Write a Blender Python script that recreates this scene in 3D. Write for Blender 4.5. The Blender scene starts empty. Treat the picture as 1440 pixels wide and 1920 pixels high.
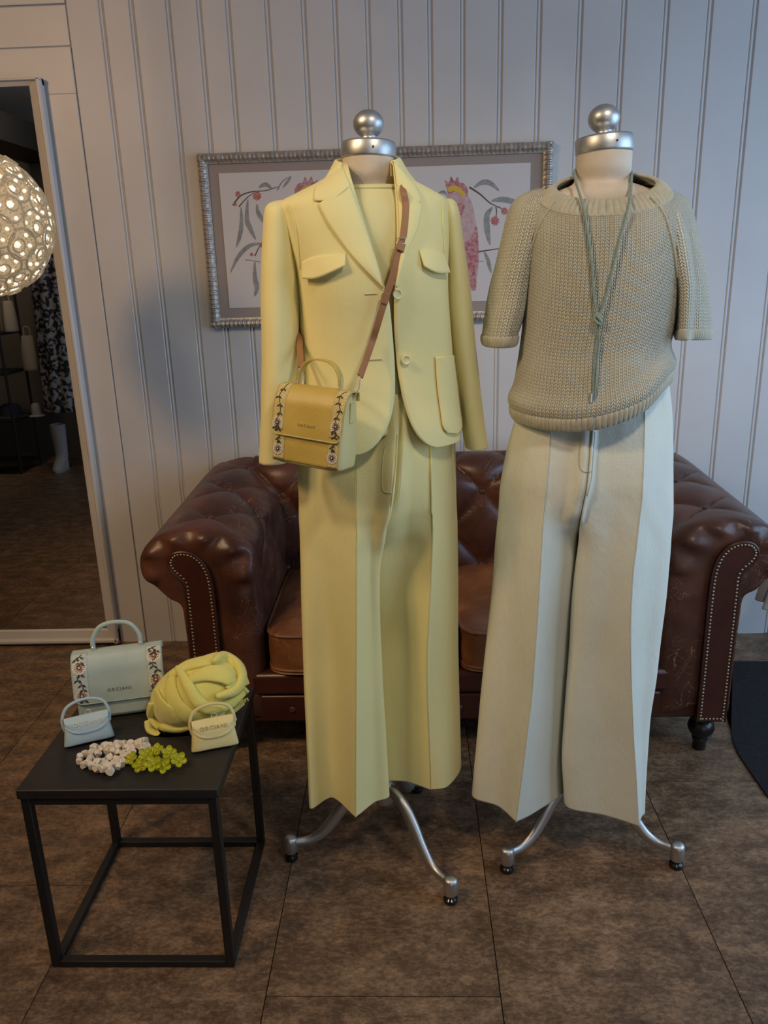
import bpy, bmesh, math, random
import numpy as np
from mathutils import Vector, Matrix

# ------------------------------------------------------------------ camera, world, light, exposure
random.seed(7)
RNG = np.random.default_rng(7)
SC = bpy.context.scene
COL = SC.collection
PI = math.pi
CAM_H = 1.45
F_PX = 1488.0
def _cam_axes(p, y, r):
    fwd = np.array([math.sin(y)*math.cos(p), math.cos(y)*math.cos(p), -math.sin(p)])
    rt = np.array([math.cos(y), -math.sin(y), 0.0]); dn = np.cross(fwd, rt)
    c, s = math.cos(r), math.sin(r)
    return np.array([c*rt+s*dn, -s*rt+c*dn, fwd])
CAM_M = _cam_axes(math.radians(17.014), math.radians(-2.0585), math.radians(1.711))
cam_data = bpy.data.cameras.new('camera'); cam = bpy.data.objects.new('camera', cam_data); COL.objects.link(cam)
cam_data.sensor_fit = 'VERTICAL'; cam_data.sensor_height = 36.0; cam_data.lens = F_PX/1920*36.0
cam_data.clip_start = 0.02
rx, dn, fw = CAM_M
cam.matrix_world = Matrix(((rx[0], -dn[0], -fw[0], 0), (rx[1], -dn[1], -fw[1], 0), (rx[2], -dn[2], -fw[2], CAM_H), (0, 0, 0, 1)))
SC.camera = cam

SC.view_settings.view_transform = 'Standard'; SC.view_settings.look = 'None'
SC.view_settings.gamma = 1.0; SC.view_settings.exposure = 0.0
SC.view_settings.use_curve_mapping = False

world = bpy.data.worlds.new('world'); SC.world = world; world.use_nodes = True
world.node_tree.nodes['Background'].inputs[0].default_value = (0.55, 0.68, 1.0, 1)
world.node_tree.nodes['Background'].inputs[1].default_value = 0.35

def area_light(name, loc, target, sx, sy, power, color, spread=180):
    d = bpy.data.lights.new(name, 'AREA'); d.shape = 'RECTANGLE'; d.size = sx; d.size_y = sy
    d.energy = power; d.color = color; d.spread = math.radians(spread)
    o = bpy.data.objects.new(name, d); COL.objects.link(o); o.location = loc
    o.rotation_euler = (Vector(target)-Vector(loc)).to_track_quat('-Z', 'Y').to_euler()
    return o
# daylight through the shop window in the right-hand wall, and through the shop front behind the photographer
area_light('window_daylight', (2.62, 1.45, 1.45), (0.5, 2.35, 1.0), 2.3, 1.9, 34, (0.45, 0.69, 1.0), spread=150)
area_light('shopfront_daylight', (1.55, -3.05, 1.5), (0.3, 2.0, 0.9), 2.0, 2.0, 11, (1.0, 0.94, 0.86))
# warm ceiling spots of the shop, plus two added fills for the mirrored rack area
def spot(name, loc, target, power, color, size=70, blend=0.9, rad=0.12):
    d = bpy.data.lights.new(name, 'SPOT'); d.energy = power; d.color = color; d.spot_size = math.radians(size); d.spot_blend = blend; d.shadow_soft_size = rad
    o = bpy.data.objects.new(name, d); COL.objects.link(o); o.location = loc
    o.rotation_euler = (Vector(target)-Vector(loc)).to_track_quat('-Z', 'Y').to_euler()
spot('ceiling_spot_warm', (-1.25, 0.55, 2.75), (-0.15, 1.85, 1.0), 54, (1.0, 0.79, 0.52))
spot('rack_fill_spot', (-2.9, 0.7, 2.85), (-2.9, -0.2, 0.6), 120, (1.0, 0.82, 0.60), size=120)  # added fill without a fixture, brightens the rack and floor in the mirror
spot('ceiling_spot_wall', (-2.0, 0.35, 2.70), (-0.95, 2.97, 0.85), 94, (1.0, 0.58, 0.25), size=95, blend=1.0, rad=.2)
d_ = bpy.data.lights.new('mirror_fill_light', 'POINT'); d_.energy = 9; d_.color = (1.0, .84, .66); d_.shadow_soft_size = .15  # added point light, no real bulb; lifts the mirrored ceiling and rack
o_ = bpy.data.objects.new('mirror_fill_light', d_); COL.objects.link(o_); o_.location = (-2.1, .4, 2.45)
spot('ceiling_spot_neutral', (0.75, 0.35, 2.72), (0.40, 1.75, 1.2), 50, (1.0, 0.87, 0.70))

# ------------------------------------------------------------------ helpers
def ray(px, py):
    return CAM_M.T @ np.array([(px-720)/F_PX, (py-960)/F_PX, 1.0])
def at(px, py, Y):
    d = ray(px, py); p = d*(Y/d[1]); p[2] += CAM_H; return p
def atz(px, py, z):
    d = ray(px, py); p = d*((z-CAM_H)/d[2]); p[2] += CAM_H; return p
def project(P):
    q = (np.atleast_2d(P)-np.array([0, 0, CAM_H])) @ CAM_M.T
    return np.c_[720+F_PX*q[:, 0]/q[:, 2], 960+F_PX*q[:, 1]/q[:, 2]]
def x_of(px, Y, z):
    # X so that the point (X, Y, z) is seen at image column px
    k = (px-720)/F_PX; a = CAM_M[0]-k*CAM_M[2]
    return -(a[1]*Y+a[2]*(z-CAM_H))/a[0]

ORG = {}
def org(o):
    return np.zeros(3) if o is None else ORG[o.name]
def _link(o, parent, origin, label=None, cat=None, group=None, kind=None):
    COL.objects.link(o); ORG[o.name] = np.array(origin, float)
    if parent is not None:
        o.parent = parent
        o.location = Vector(np.array(origin)-org(parent))
    else:
        o.location = Vector(origin)
    if label: o['label'] = label
    if cat: o['category'] = cat
    if group: o['group'] = group
    if kind: o['kind'] = kind
    return o
def thing(name, label, cat, loc=(0, 0, 0), group=None, kind=None):
    return _link(bpy.data.objects.new(name, None), None, loc, label, cat, group, kind)
def obj(name, V, F, mat, parent=None, smooth=True, sharp=40, uv=None, label=None, cat=None, group=None, kind=None, origin=None, solid=None, bevel=None, subsurf=0):
    """one mesh object from world-space vertices"""
    V = np.asarray(V, float)
    if origin is None:
        origin = org(parent) if parent is not None else (V.min(0)*[.5, .5, 1]+V.max(0)*[.5, .5, 0])
    me = bpy.data.meshes.new(name)
    me.from_pydata((V-np.asarray(origin)).tolist(), [], [tuple(int(i) for i in f) for f in F])
    if uv is not None:
        l = me.uv_layers.new(name='UVMap'); idx = np.empty(len(me.loops), int); me.loops.foreach_get('vertex_index', idx)
        if len(uv) == len(idx) and len(uv) != len(V): l.data.foreach_set('uv', np.asarray(uv, float).ravel())
        else: l.data.foreach_set('uv', np.asarray(uv, float)[idx].ravel())
    if isinstance(mat, (list, tuple)):
        for m in mat: me.materials.append(m)
    elif mat: me.materials.append(mat)
    if smooth:
        me.polygons.foreach_set('use_smooth', [True]*len(me.polygons))
        if sharp: me.set_sharp_from_angle(angle=math.radians(sharp))
    me.update()
    o = bpy.data.objects.new(name, me); _link(o, parent, origin, label, cat, group, kind)
    if bevel:
        m = o.modifiers.new('bevel', 'BEVEL'); m.width = bevel; m.segments = 2; m.limit_method = 'ANGLE'; m.angle_limit = math.radians(40)
    if solid:
        m = o.modifiers.new('solid', 'SOLIDIFY'); m.thickness = abs(solid); m.offset = -1 if solid > 0 else 1
    if subsurf:
        m = o.modifiers.new('sub', 'SUBSURF'); m.levels = subsurf; m.render_levels = subsurf
    return o
def inst(name, mesh, pos, parent, rot=None, scale=None, label=None, cat=None, group=None):
    """another object on shared mesh data"""
    o = bpy.data.objects.new(name, mesh); _link(o, parent, pos, label, cat, group)
    if rot is not None:
        if hasattr(rot, 'to_euler'): o.rotation_euler = rot.to_euler()
        else: o.rotation_euler = rot
    if scale is not None: o.scale = scale if hasattr(scale, '__len__') else (scale,)*3
    return o
def mesh_only(name, V, F, mat, smooth=True, sharp=40):
    me = bpy.data.meshes.new(name); me.from_pydata([tuple(map(float, v)) for v in V], [], [tuple(int(i) for i in f) for f in F]); me.materials.append(mat)
    if smooth:
        me.polygons.foreach_set('use_smooth', [True]*len(me.polygons))
        if sharp: me.set_sharp_from_angle(angle=math.radians(sharp))
    return me

class MB:
    def __init__(s): s.V = []; s.F = []
    def add(s, V, F):
        n = len(s.V); s.V.extend([list(map(float, v)) for v in V]); s.F.extend([tuple(i+n for i in f) for f in F]); return s
def box_vf(lo, hi):
    x0, y0, z0 = lo; x1, y1, z1 = hi
    V = [(x0,y0,z0),(x1,y0,z0),(x1,y1,z0),(x0,y1,z0),(x0,y0,z1),(x1,y0,z1),(x1,y1,z1),(x0,y1,z1)]
    return V, [(0,3,2,1),(4,5,6,7),(0,1,5,4),(1,2,6,5),(2,3,7,6),(3,0,4,7)]
def box(name, lo, hi, mat, parent=None, bevel=None, **k):
    V, F = box_vf(lo, hi); return obj(name, V, F, mat, parent, bevel=bevel, **k)
def catmull(P, n, closed=False):
    """n samples along a Catmull-Rom curve through the points"""
    P = np.asarray(P, float); K = len(P)
    segs = K if closed else K-1
    t = np.linspace(0, segs, n, endpoint=not closed)
    i = np.minimum(t.astype(int), segs-1); u = (t-i)[:, None] if P.ndim == 2 else (t-i).reshape(-1, *([1]*(P.ndim-1)))
    if closed: g = lambda j: P[j % K]
    else: g = lambda j: P[np.clip(j, 0, K-1)]
    p0, p1, p2, p3 = g(i-1), g(i), g(i+1), g(i+2)
    return .5*(2*p1+(p2-p0)*u+(2*p0-5*p1+4*p2-p3)*u*u+(3*p1-p0-3*p2+p3)*u**3)
def grid_vf(P, closed=False, uvscale=1.0):
    """P[nv][nu] -> verts, faces, uv in metres"""
    P = np.asarray(P, float); nv, nu = P.shape[:2]
    V = P.reshape(-1, 3); F = []
    for j in range(nv-1):
        a = j*nu
        for i in range(nu-1 if not closed else nu):
            k = (i+1) % nu
            F.append((a+i, a+k, a+nu+k, a+nu+i))
    return V, F
def grid_uv(P, closed=False):
    P = np.asarray(P, float); nv, nu = P.shape[:2]
    du = np.linalg.norm(np.diff(P, axis=1), axis=2).mean(0); u = np.r_[0, np.cumsum(du)]
    dv = np.linalg.norm(np.diff(P, axis=0), axis=2).mean(1); v = np.r_[0, np.cumsum(dv)]
    return np.stack(np.meshgrid(u, v), -1).reshape(-1, 2)
def loft(levels, nu, nv, closed=True):
    """levels: list of rings of control points"""
    R = np.array([catmull(L, nu, closed) for L in levels])
    return catmull(R, nv)
def tube_vf(path, rad, n=10, cap=True, closed=False, flat=1.0, up=None):
    """tube along a path; rad scalar or per point; flat squeezes along the second axis"""
    P = np.asarray(path, float); m = len(P); rad = np.broadcast_to(np.asarray(rad, float), (m,))
    T = np.gradient(P, axis=0) if not closed else (np.roll(P, -1, 0)-np.roll(P, 1, 0))
    T /= np.linalg.norm(T, axis=1)[:, None]+1e-12
    ref = np.array(up if up is not None else ([0, 0, 1.] if abs(T[0][2]) < .9 else [1., 0, 0]))
    V = []; N = None
    for k in range(m):
        if up is not None or N is None: N = np.cross(T[k], ref)
        else: N = N-T[k]*np.dot(N, T[k])
        N = N/(np.linalg.norm(N)+1e-12); B = np.cross(T[k], N)
        for a in range(n):
            t = 2*PI*a/n; V.append(P[k]+rad[k]*(math.cos(t)*N+flat*math.sin(t)*B))
    F = []
    for k in range(m if closed else m-1):
        for a in range(n):
            b = (a+1) % n; k2 = (k+1) % m
            F.append((k*n+a, k*n+b, k2*n+b, k2*n+a))
    if cap and not closed:
        F.append(tuple(range(n))[::-1]); F.append(tuple((m-1)*n+a for a in range(n)))
    return V, F
def tube(name, path, rad, mat, parent=None, n=10, samples=None, cap=True, closed=False, flat=1.0, up=None, **k):
    path = np.asarray(path, float)
    if samples:
        if np.ndim(rad): rad = catmull(np.asarray(rad, float)[:, None], samples, closed)[:, 0]
        path = catmull(path, samples, closed)
    V, F = tube_vf(path, rad, n, cap, closed, flat, up); return obj(name, V, F, mat, parent, **k)
def lathe_vf(prof, c=(0, 0, 0), n=32):
    V = []; F = []
    for r, z in prof:
        for a in range(n):
            t = 2*PI*a/n; V.append((c[0]+r*math.cos(t), c[1]+r*math.sin(t), c[2]+z))
    for k in range(len(prof)-1):
        for a in range(n):
            b = (a+1) % n; F.append((k*n+a, k*n+b, (k+1)*n+b, (k+1)*n+a))
    F.append(tuple(range(n))[::-1]); F.append(tuple((len(prof)-1)*n+a for a in range(n)))
    return V, F
def lathe(name, prof, c, mat, parent=None, n=32, **k):
    V, F = lathe_vf(prof, c, n); return obj(name, V, F, mat, parent, **k)
def prism_vf(poly, y0, y1):
    """polygon given in (x, z), extruded along y"""
    n = len(poly); V = [(x, y0, z) for x, z in poly]+[(x, y1, z) for x, z in poly]
    F = [tuple(range(n)), tuple(range(2*n-1, n-1, -1))]+[((i+1) % n, i, n+i, n+(i+1) % n) for i in range(n)]
    return V, F
def sphere_vf(c, r, nu=16, nv=10):
    r = np.broadcast_to(np.asarray(r, float), (3,)); V = []; F = []
    V.append((c[0], c[1], c[2]+r[2]))
    for j in range(1, nv):
        p = PI*j/nv
        for i in range(nu):
            t = 2*PI*i/nu; V.append((c[0]+r[0]*math.sin(p)*math.cos(t), c[1]+r[1]*math.sin(p)*math.sin(t), c[2]+r[2]*math.cos(p)))
    V.append((c[0], c[1], c[2]-r[2])); L = len(V)-1
    for i in range(nu):
        k = (i+1) % nu; F.append((0, 1+i, 1+k)); F.append((L, L-nu+k, L-nu+i))
        for j in range(nv-2):
            a = 1+j*nu; F.append((a+i, a+nu+i, a+nu+k, a+k))
    return V, F
def fnoise(P, scale, seed=0, octaves=2):
    """cheap smooth noise from sines, P[...,3]"""
    P = np.asarray(P, float); r = np.random.default_rng(seed); out = 0; amp = 1
    for o in range(octaves):
        for _ in range(5):
            d = r.normal(size=3); d /= np.linalg.norm(d); ph = r.uniform(0, 2*PI)
            out = out+amp*np.sin((P @ d)*scale*(2**o)*r.uniform(.6, 1.4)+ph)/5
        amp *= .5
    return out

# ------------------------------------------------------------------ materials
def mat(name, col, rough=.5, metal=0.0, col2=None, nscale=8, ndetail=4, nfac=(.35, .65), bump=0, bscale=60, coords='Object', stretch=(1, 1, 1), sheen=0, spec=.5, coat=0, emit=None, estr=0, trans=0, sss=0, bdist=.002):
    m = bpy.data.materials.new(name); m.use_nodes = True; nt = m.node_tree; b = nt.nodes['Principled BSDF']
    b.inputs['Base Color'].default_value = (*col, 1); b.inputs['Roughness'].default_value = rough; b.inputs['Metallic'].default_value = metal
    b.inputs['Specular IOR Level'].default_value = spec
    if sheen: b.inputs['Sheen Weight'].default_value = sheen; b.inputs['Sheen Roughness'].default_value = .5
    if coat: b.inputs['Coat Weight'].default_value = coat; b.inputs['Coat Roughness'].default_value = .25
    if emit: b.inputs['Emission Color'].default_value = (*emit, 1); b.inputs['Emission Strength'].default_value = estr
    if trans: b.inputs['Transmission Weight'].default_value = trans
    if sss: b.inputs['Subsurface Weight'].default_value = sss; b.inputs['Subsurface Radius'].default_value = (.01, .008, .004); b.inputs['Subsurface Scale'].default_value = .5
    if col2 is not None or bump:
        tc = nt.nodes.new('ShaderNodeTexCoord'); mp = nt.nodes.new('ShaderNodeMapping'); mp.inputs['Scale'].default_value = stretch
        nt.links.new(tc.outputs[coords], mp.inputs['Vector'])
    if col2 is not None:
        n = nt.nodes.new('ShaderNodeTexNoise'); n.inputs['Scale'].default_value = nscale; n.inputs['Detail'].default_value = ndetail
        nt.links.new(mp.outputs[0], n.inputs['Vector'])
        r = nt.nodes.new('ShaderNodeValToRGB'); r.color_ramp.elements[0].position, r.color_ramp.elements[1].position = nfac
        r.color_ramp.elements[0].color = (*col, 1); r.color_ramp.elements[1].color = (*col2, 1)
        nt.links.new(n.outputs[0], r.inputs[0]); nt.links.new(r.outputs[0], b.inputs['Base Color'])
    if bump:
        n2 = nt.nodes.new('ShaderNodeTexNoise'); n2.inputs['Scale'].default_value = bscale; n2.inputs['Detail'].default_value = 3
        nt.links.new(mp.outputs[0], n2.inputs['Vector'])
        bp = nt.nodes.new('ShaderNodeBump'); bp.inputs['Strength'].default_value = bump; bp.inputs['Distance'].default_value = bdist
        nt.links.new(n2.outputs[0], bp.inputs['Height']); nt.links.new(bp.outputs[0], b.inputs['Normal'])
    return m
def nodes_of(m):
    return m.node_tree, m.node_tree.nodes['Principled BSDF']
def math_node(nt, op, a, b=None, c=None):
    n = nt.nodes.new('ShaderNodeMath'); n.operation = op
    for k, v in enumerate((a, b, c)):
        if v is None: continue
        if hasattr(v, 'links') or hasattr(v, 'is_output'): nt.links.new(v, n.inputs[k])
        else: n.inputs[k].default_value = v
    return n.outputs[0]

# ------------------------------------------------------------------ the room
M_WALL = mat('white_wall_paint', (.555, .545, .54), .45, col2=(.605, .595, .59), nscale=3, bump=.12, bscale=25)
M_TRIM = mat('white_trim_paint', (.575, .555, .535), .42, col2=(.62, .60, .58), nscale=4)
M_GROOVE = mat('groove_paint', (.42, .41, .42), .6)
M_CEIL = mat('ceiling_paint', (.70, .68, .65), .8)
M_GROUT = mat('floor_joint', (.012, .009, .007), .8)
M_DARKWALL = mat('dark_brown_wall', (.10, .08, .06), .7)
M_BLACKPAINT = mat('black_paint', (.012, .011, .010), .55)
def floor_mat():
    m = mat('mottled_brown_tile', (.1, .07, .05), .42, spec=.35); nt, b = nodes_of(m)
    tc = nt.nodes.new('ShaderNodeTexCoord'); oi = nt.nodes.new('ShaderNodeObjectInfo')
    ad = nt.nodes.new('ShaderNodeVectorMath'); ad.operation = 'MULTIPLY_ADD'
    nt.links.new(oi.outputs['Random'], ad.inputs[0]); ad.inputs[1].default_value = (9, 5, 3); nt.links.new(tc.outputs['Object'], ad.inputs[2])
    mp = nt.nodes.new('ShaderNodeMapping'); mp.inputs['Scale'].default_value = (1.0, 1.7, 1); nt.links.new(ad.outputs[0], mp.inputs[0])
    def noise(s, d, r):
        n = nt.nodes.new('ShaderNodeTexNoise'); n.inputs['Scale'].default_value = s; n.inputs['Detail'].default_value = d; n.inputs['Roughness'].default_value = r
        nt.links.new(mp.outputs[0], n.inputs['Vector']); return n.outputs[0]
    a = noise(60, 9, .85); c = noise(11, 4, .6)
    mx = math_node(nt, 'MULTIPLY_ADD', c, .42, math_node(nt, 'MULTIPLY', a, .78))
    r = nt.nodes.new('ShaderNodeValToRGB'); e = r.color_ramp.elements
    e[0].position = .42; e[0].color = (.040, .024, .014, 1); e[1].position = .74; e[1].color = (.36, .225, .13, 1)
    k = e.new(.56); k.color = (.12, .073, .042, 1); k = e.new(.64); k.color = (.21, .13, .075, 1)
    nt.links.new(mx, r.inputs[0]); nt.links.new(r.outputs[0], b.inputs['Base Color'])
    bp = nt.nodes.new('ShaderNodeBump'); bp.inputs['Strength'].default_value = .15; bp.inputs['Distance'].default_value = .001
    nt.links.new(a, bp.inputs['Height']); nt.links.new(bp.outputs[0], b.inputs['Normal'])
    return m
M_FLOOR = floor_mat()
RX0, RX1, RY0, RY1, RZ = -4.6, 2.75, -3.2, 2.97, 2.9
floor = box('floor', (RX0-.1, RY0-.1, -.06), (RX1+.1, RY1+.1, -.004), M_GROUT, label='dark joint bed under the mottled brown floor tiles', kind='structure')
cols = [(-.815+.4905*k) for k in range(-8, 8)]
offs = {-1: .62, 0: 1.947, 1: 1.285, 2: 1.62, 3: 2.0}
for ci, x0 in enumerate(cols):
    k = ci-8
    y0 = offs.get(k, 1.2+.37*((k*7) % 5)/2)
    if k == 2: y0 = 1.99
    y = y0
    while y > RY0: y -= .98
    while y < RY1:
        ya, yb = max(y, RY0), min(y+.98, RY1)
        xa, xb = max(x0, RX0), min(x0+.4905, RX1)
        if yb-ya > .02 and xb-xa > .02 and yb > -1.2:
            c = ((xa+xb)/2, (ya+yb)/2, -.004)
            box('floor_tile', (xa+.0012, ya+.0012, -.004), (xb-.0012, yb-.0012, 0), M_FLOOR, floor, origin=c, smooth=False)
        y += .98

# back wall with its tongue-and-groove boards
wall_back = box('wall_back', (RX0, RY1, 0), (RX1, RY1+.1, RZ), M_GROOVE, label='white panelled back wall of vertical tongue-and-groove boards', kind='structure')
BX = [-1.108, -.985, -.884, -.763, -.660, -.565, -.436, -.316, -.213, -.106, .0, .098, .205, .329, .455, .588, .728, .866, 1.006, 1.15, 1.29, 1.43, 1.57, 1.71, 1.85, 1.99, 2.13, 2.27, 2.41, 2.55, RX1]
def board(x0, x1, z0, z1, yw=RY1):
    # flat face, eased edges, and a slim bead along the right-hand edge
    w = x1-x0; pr = [(0, 0), (.0015, -.0035), (.004, -.006)]
    pr += [(w-.0165, -.006), (w-.014, -.0035), (w-.0125, -.001)]
    for a in range(0, 181, 36): pr.append((w-.0075-.0045*math.cos(math.radians(a)), -.001-.0045*math.sin(math.radians(a))))
    pr += [(w, 0)]
    V = [(x0+a, yw+b, z0) for a, b in pr]+[(x0+a, yw+b, z1) for a, b in pr]; n = len(pr)
    F = [(i, i+1, n+i+1, n+i) for i in range(n-1)]+[tuple(range(n-1, -1, -1)), tuple(range(n, 2*n)), (n-1, 0, n, 2*n-1)]
    return V, F
for a, b in zip(BX[:-1], BX[1:]):
    V, F = board(a+.0006, b-.0006, .0, RZ); obj('board', V, F, M_WALL, wall_back, sharp=30)
xb = -2.62
while xb > RX0+.05:
    a = max(xb-.122, RX0); V, F = board(a+.0006, xb-.0006, 0, RZ); obj('board', V, F, M_WALL, wall_back, sharp=30); xb -= .122
# joinery round the mirror
MX0, MX1, MZ0, MZ1 = -2.30, -1.258, .072, 2.074
t1 = box('trim_1', (-2.62, 2.962, 2.318), (-1.1095, 2.97, RZ), M_TRIM, bevel=.002, label='upper white panel board above the mirror', kind='structure')
box('trim_2', (-2.62, 2.966, 2.195), (-1.1095, 2.97, 2.314), M_TRIM, bevel=.002, label='white rail board above the mirror casing', kind='structure')
box('trim_3', (-2.62, 2.962, 2.05), (-1.1095, 2.97, 2.191), M_TRIM, bevel=.002, label='white casing head over the mirror', kind='structure')
box('trim_4', (-1.30, 2.962, 0), (-1.1095, 2.97, 2.05), M_TRIM, bevel=.002, label='white casing stile right of the mirror', kind='structure')
box('trim_5', (-2.62, 2.952, 0), (-2.25, 2.97, 2.05), M_TRIM, bevel=.002, label='white casing stile left of the mirror', kind='structure')
# the tall mirror in its white frame
M_MIRROR = mat('mirror_silver', (.62, .62, .61), .015, 1.0)
mirror = thing('wall_mirror', 'tall framed mirror at the left reflecting the dark shop interior', 'mirror', (-1.78, 2.95, 0))
box('mirror_glass', (MX0, 2.944, MZ0), (MX1, 2.951, MZ1), M_MIRROR, mirror, smooth=False)
def frame_bar(x0, x1, z0, z1, vertical, side):
    # moulding: flat inner slope and a rounded raised outer bead; side = direction of the outer edge
    w = (x1-x0) if vertical else (z1-z0)
    pr = [(0, .0), (0, -.010), (.006, -.014), (.6*w, -.018), (.62*w, -.024), (.72*w, -.029), (.86*w, -.029), (.96*w, -.024), (w, -.014), (w, 0)]
    V = []
    for t in (0, 1):
        for a, b in pr:
            if vertical:
                x = x0+a if side > 0 else x1-a; z = (z0-(a if t == 0 else 0) if False else (z0 if t == 0 else z1)); V.append((x, 2.952+b, z))
            else:
                z = z0+a if side > 0 else z1-a; V.append((x0 if t == 0 else x1, 2.952+b, z))
    n = len(pr)
    F = [(i, (i+1) % n, n+(i+1) % n, n+i) for i in range(n)]+[tuple(range(n-1, -1, -1)), tuple(range(n, 2*n))]
    return V, F
FW = .047
for args in ((MX1, MX1+FW, MZ0-.06, MZ1+.02, True, 1), (MX0-FW, MX0, MZ0-.06, MZ1+.02, True, -1)):
    V, F = frame_bar(*args); obj('frame_stile', V, F, M_TRIM, mirror, sharp=25)
V, F = frame_bar(MX0-FW, MX1+FW, MZ1, MZ1+.022, False, 1); obj('frame_rail', V, F, M_TRIM, mirror, sharp=25)
V, F = frame_bar(MX0-FW, MX1+FW, MZ0-.062, MZ0, False, -1); obj('frame_rail', V, F, M_TRIM, mirror, sharp=25)

# the rest of the shell
BMZ0, BMZ1 = 2.32, 2.50
box('ceiling', (RX0, RY0, RZ), (RX1, RY1+.1, RZ+.1), M_CEIL, label='pale shop ceiling', kind='structure')
box('wall_left', (RX0-.1, RY0, 0), (RX0, RY1, RZ), M_DARKWALL, label='dark left shop wall', kind='structure')
box('wall_partition', (RX0, -.92, 0), (-1.7, -.80, 2.45), M_DARKWALL, label='dark partition behind the clothes rack, seen in the mirror', kind='structure')
box('trim_6', (-2.95, -.80, BMZ0), (-2.6, 1.9, BMZ1), M_BLACKPAINT, label='black ceiling bulkhead, seen at the top of the mirror', kind='structure')
# rear wall with the shop front
box('wall_rear', (RX0, RY0-.1, 0), (.45, RY0, RZ), M_CEIL, label='plain rear wall behind the camera', kind='structure')
# right wall with its window
wr = box('wall_right', (RX1, RY0, 0), (RX1+.1, .3, RZ), M_WALL, label='right shop wall in front of the window', kind='structure')
box('wall_right', (RX1, .3, 0), (RX1+.1, 2.8, .45), M_WALL, label='right wall below the window', kind='structure')
box('wall_right', (RX1, .3, 2.45), (RX1+.1, 2.8, RZ), M_WALL, label='right wall above the window', kind='structure')
box('wall_right', (RX1, 2.8, 0), (RX1+.1, RY1+.1, RZ), M_WALL, label='right wall beyond the window', kind='structure')
w1 = box('window_1', (RX1+.03, .3, .45), (RX1+.09, .36, 2.45), M_TRIM, label='shop window in the right wall', kind='structure')
for lo, hi in (((RX1+.03, 2.74, .45), (RX1+.09, 2.8, 2.45)), ((RX1+.03, 1.52, .45), (RX1+.09, 1.58, 2.45)), ((RX1+.03, .36, .45), (RX1+.09, 2.74, .51)), ((RX1+.03, .36, 2.39), (RX1+.09, 2.74, 2.45))):
    box('window_bar', lo, hi, M_TRIM, w1)

# black mat on the floor at the right
M_RUG = mat('black_rug', (.005, .005, .0055), .95, col2=(.012, .0115, .012), nscale=90, bump=.5, bscale=300)
pts = [atz(*p, 0)[:2] for p in ((1374, 1240), (1368, 1300), (1369, 1360), (1378, 1402), (1400, 1440), (1440, 1497))]
rug = catmull(pts, 30).tolist()+[[2.0, rug_y] for rug_y in (1.85, 2.7)]+[[1.12, 2.72]]
rug = [(x, y) for x, y in rug]
V = [(x, y, 0.0) for x, y in rug]+[(x, y, .006) for x, y in rug]; n = len(rug)
obj('floor_mat', V, [tuple(range(n))[::-1], tuple(range(n, 2*n))]+[(i, (i+1) % n, n+(i+1) % n, n+i) for i in range(n)], M_RUG, smooth=False,
    label='black floor mat with a curved edge right of the sofa', cat='mat')
# white ruffled garment hem hanging at the right edge of the picture
M_WHITECLOTH = mat('white_cloth', (.62, .60, .58), .8, sheen=.2)
cx0, cy0 = 1.365, 2.60
rings = []
for k, (z, r, amp) in enumerate(((.66, .03, .002), (.60, .07, .006), (.50, .085, .010), (.40, .10, .014), (.395, .115, .02), (.33, .125, .026), (.285, .13, .028))):
    rings.append([(cx0+(r+amp*math.sin(9*t+k*.4))*math.cos(t), cy0+.8*(r+amp*math.sin(9*t+k*.4))*math.sin(t), z) for t in np.linspace(0, 2*PI, 72, endpoint=False)])
P = loft(rings, 144, 40)
V, F = grid_vf(P, True); obj('white_skirt', V, F, M_WHITECLOTH, None, solid=.002, label='white ruffled skirt hanging behind the sofa at the right edge', cat='skirt')

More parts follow.
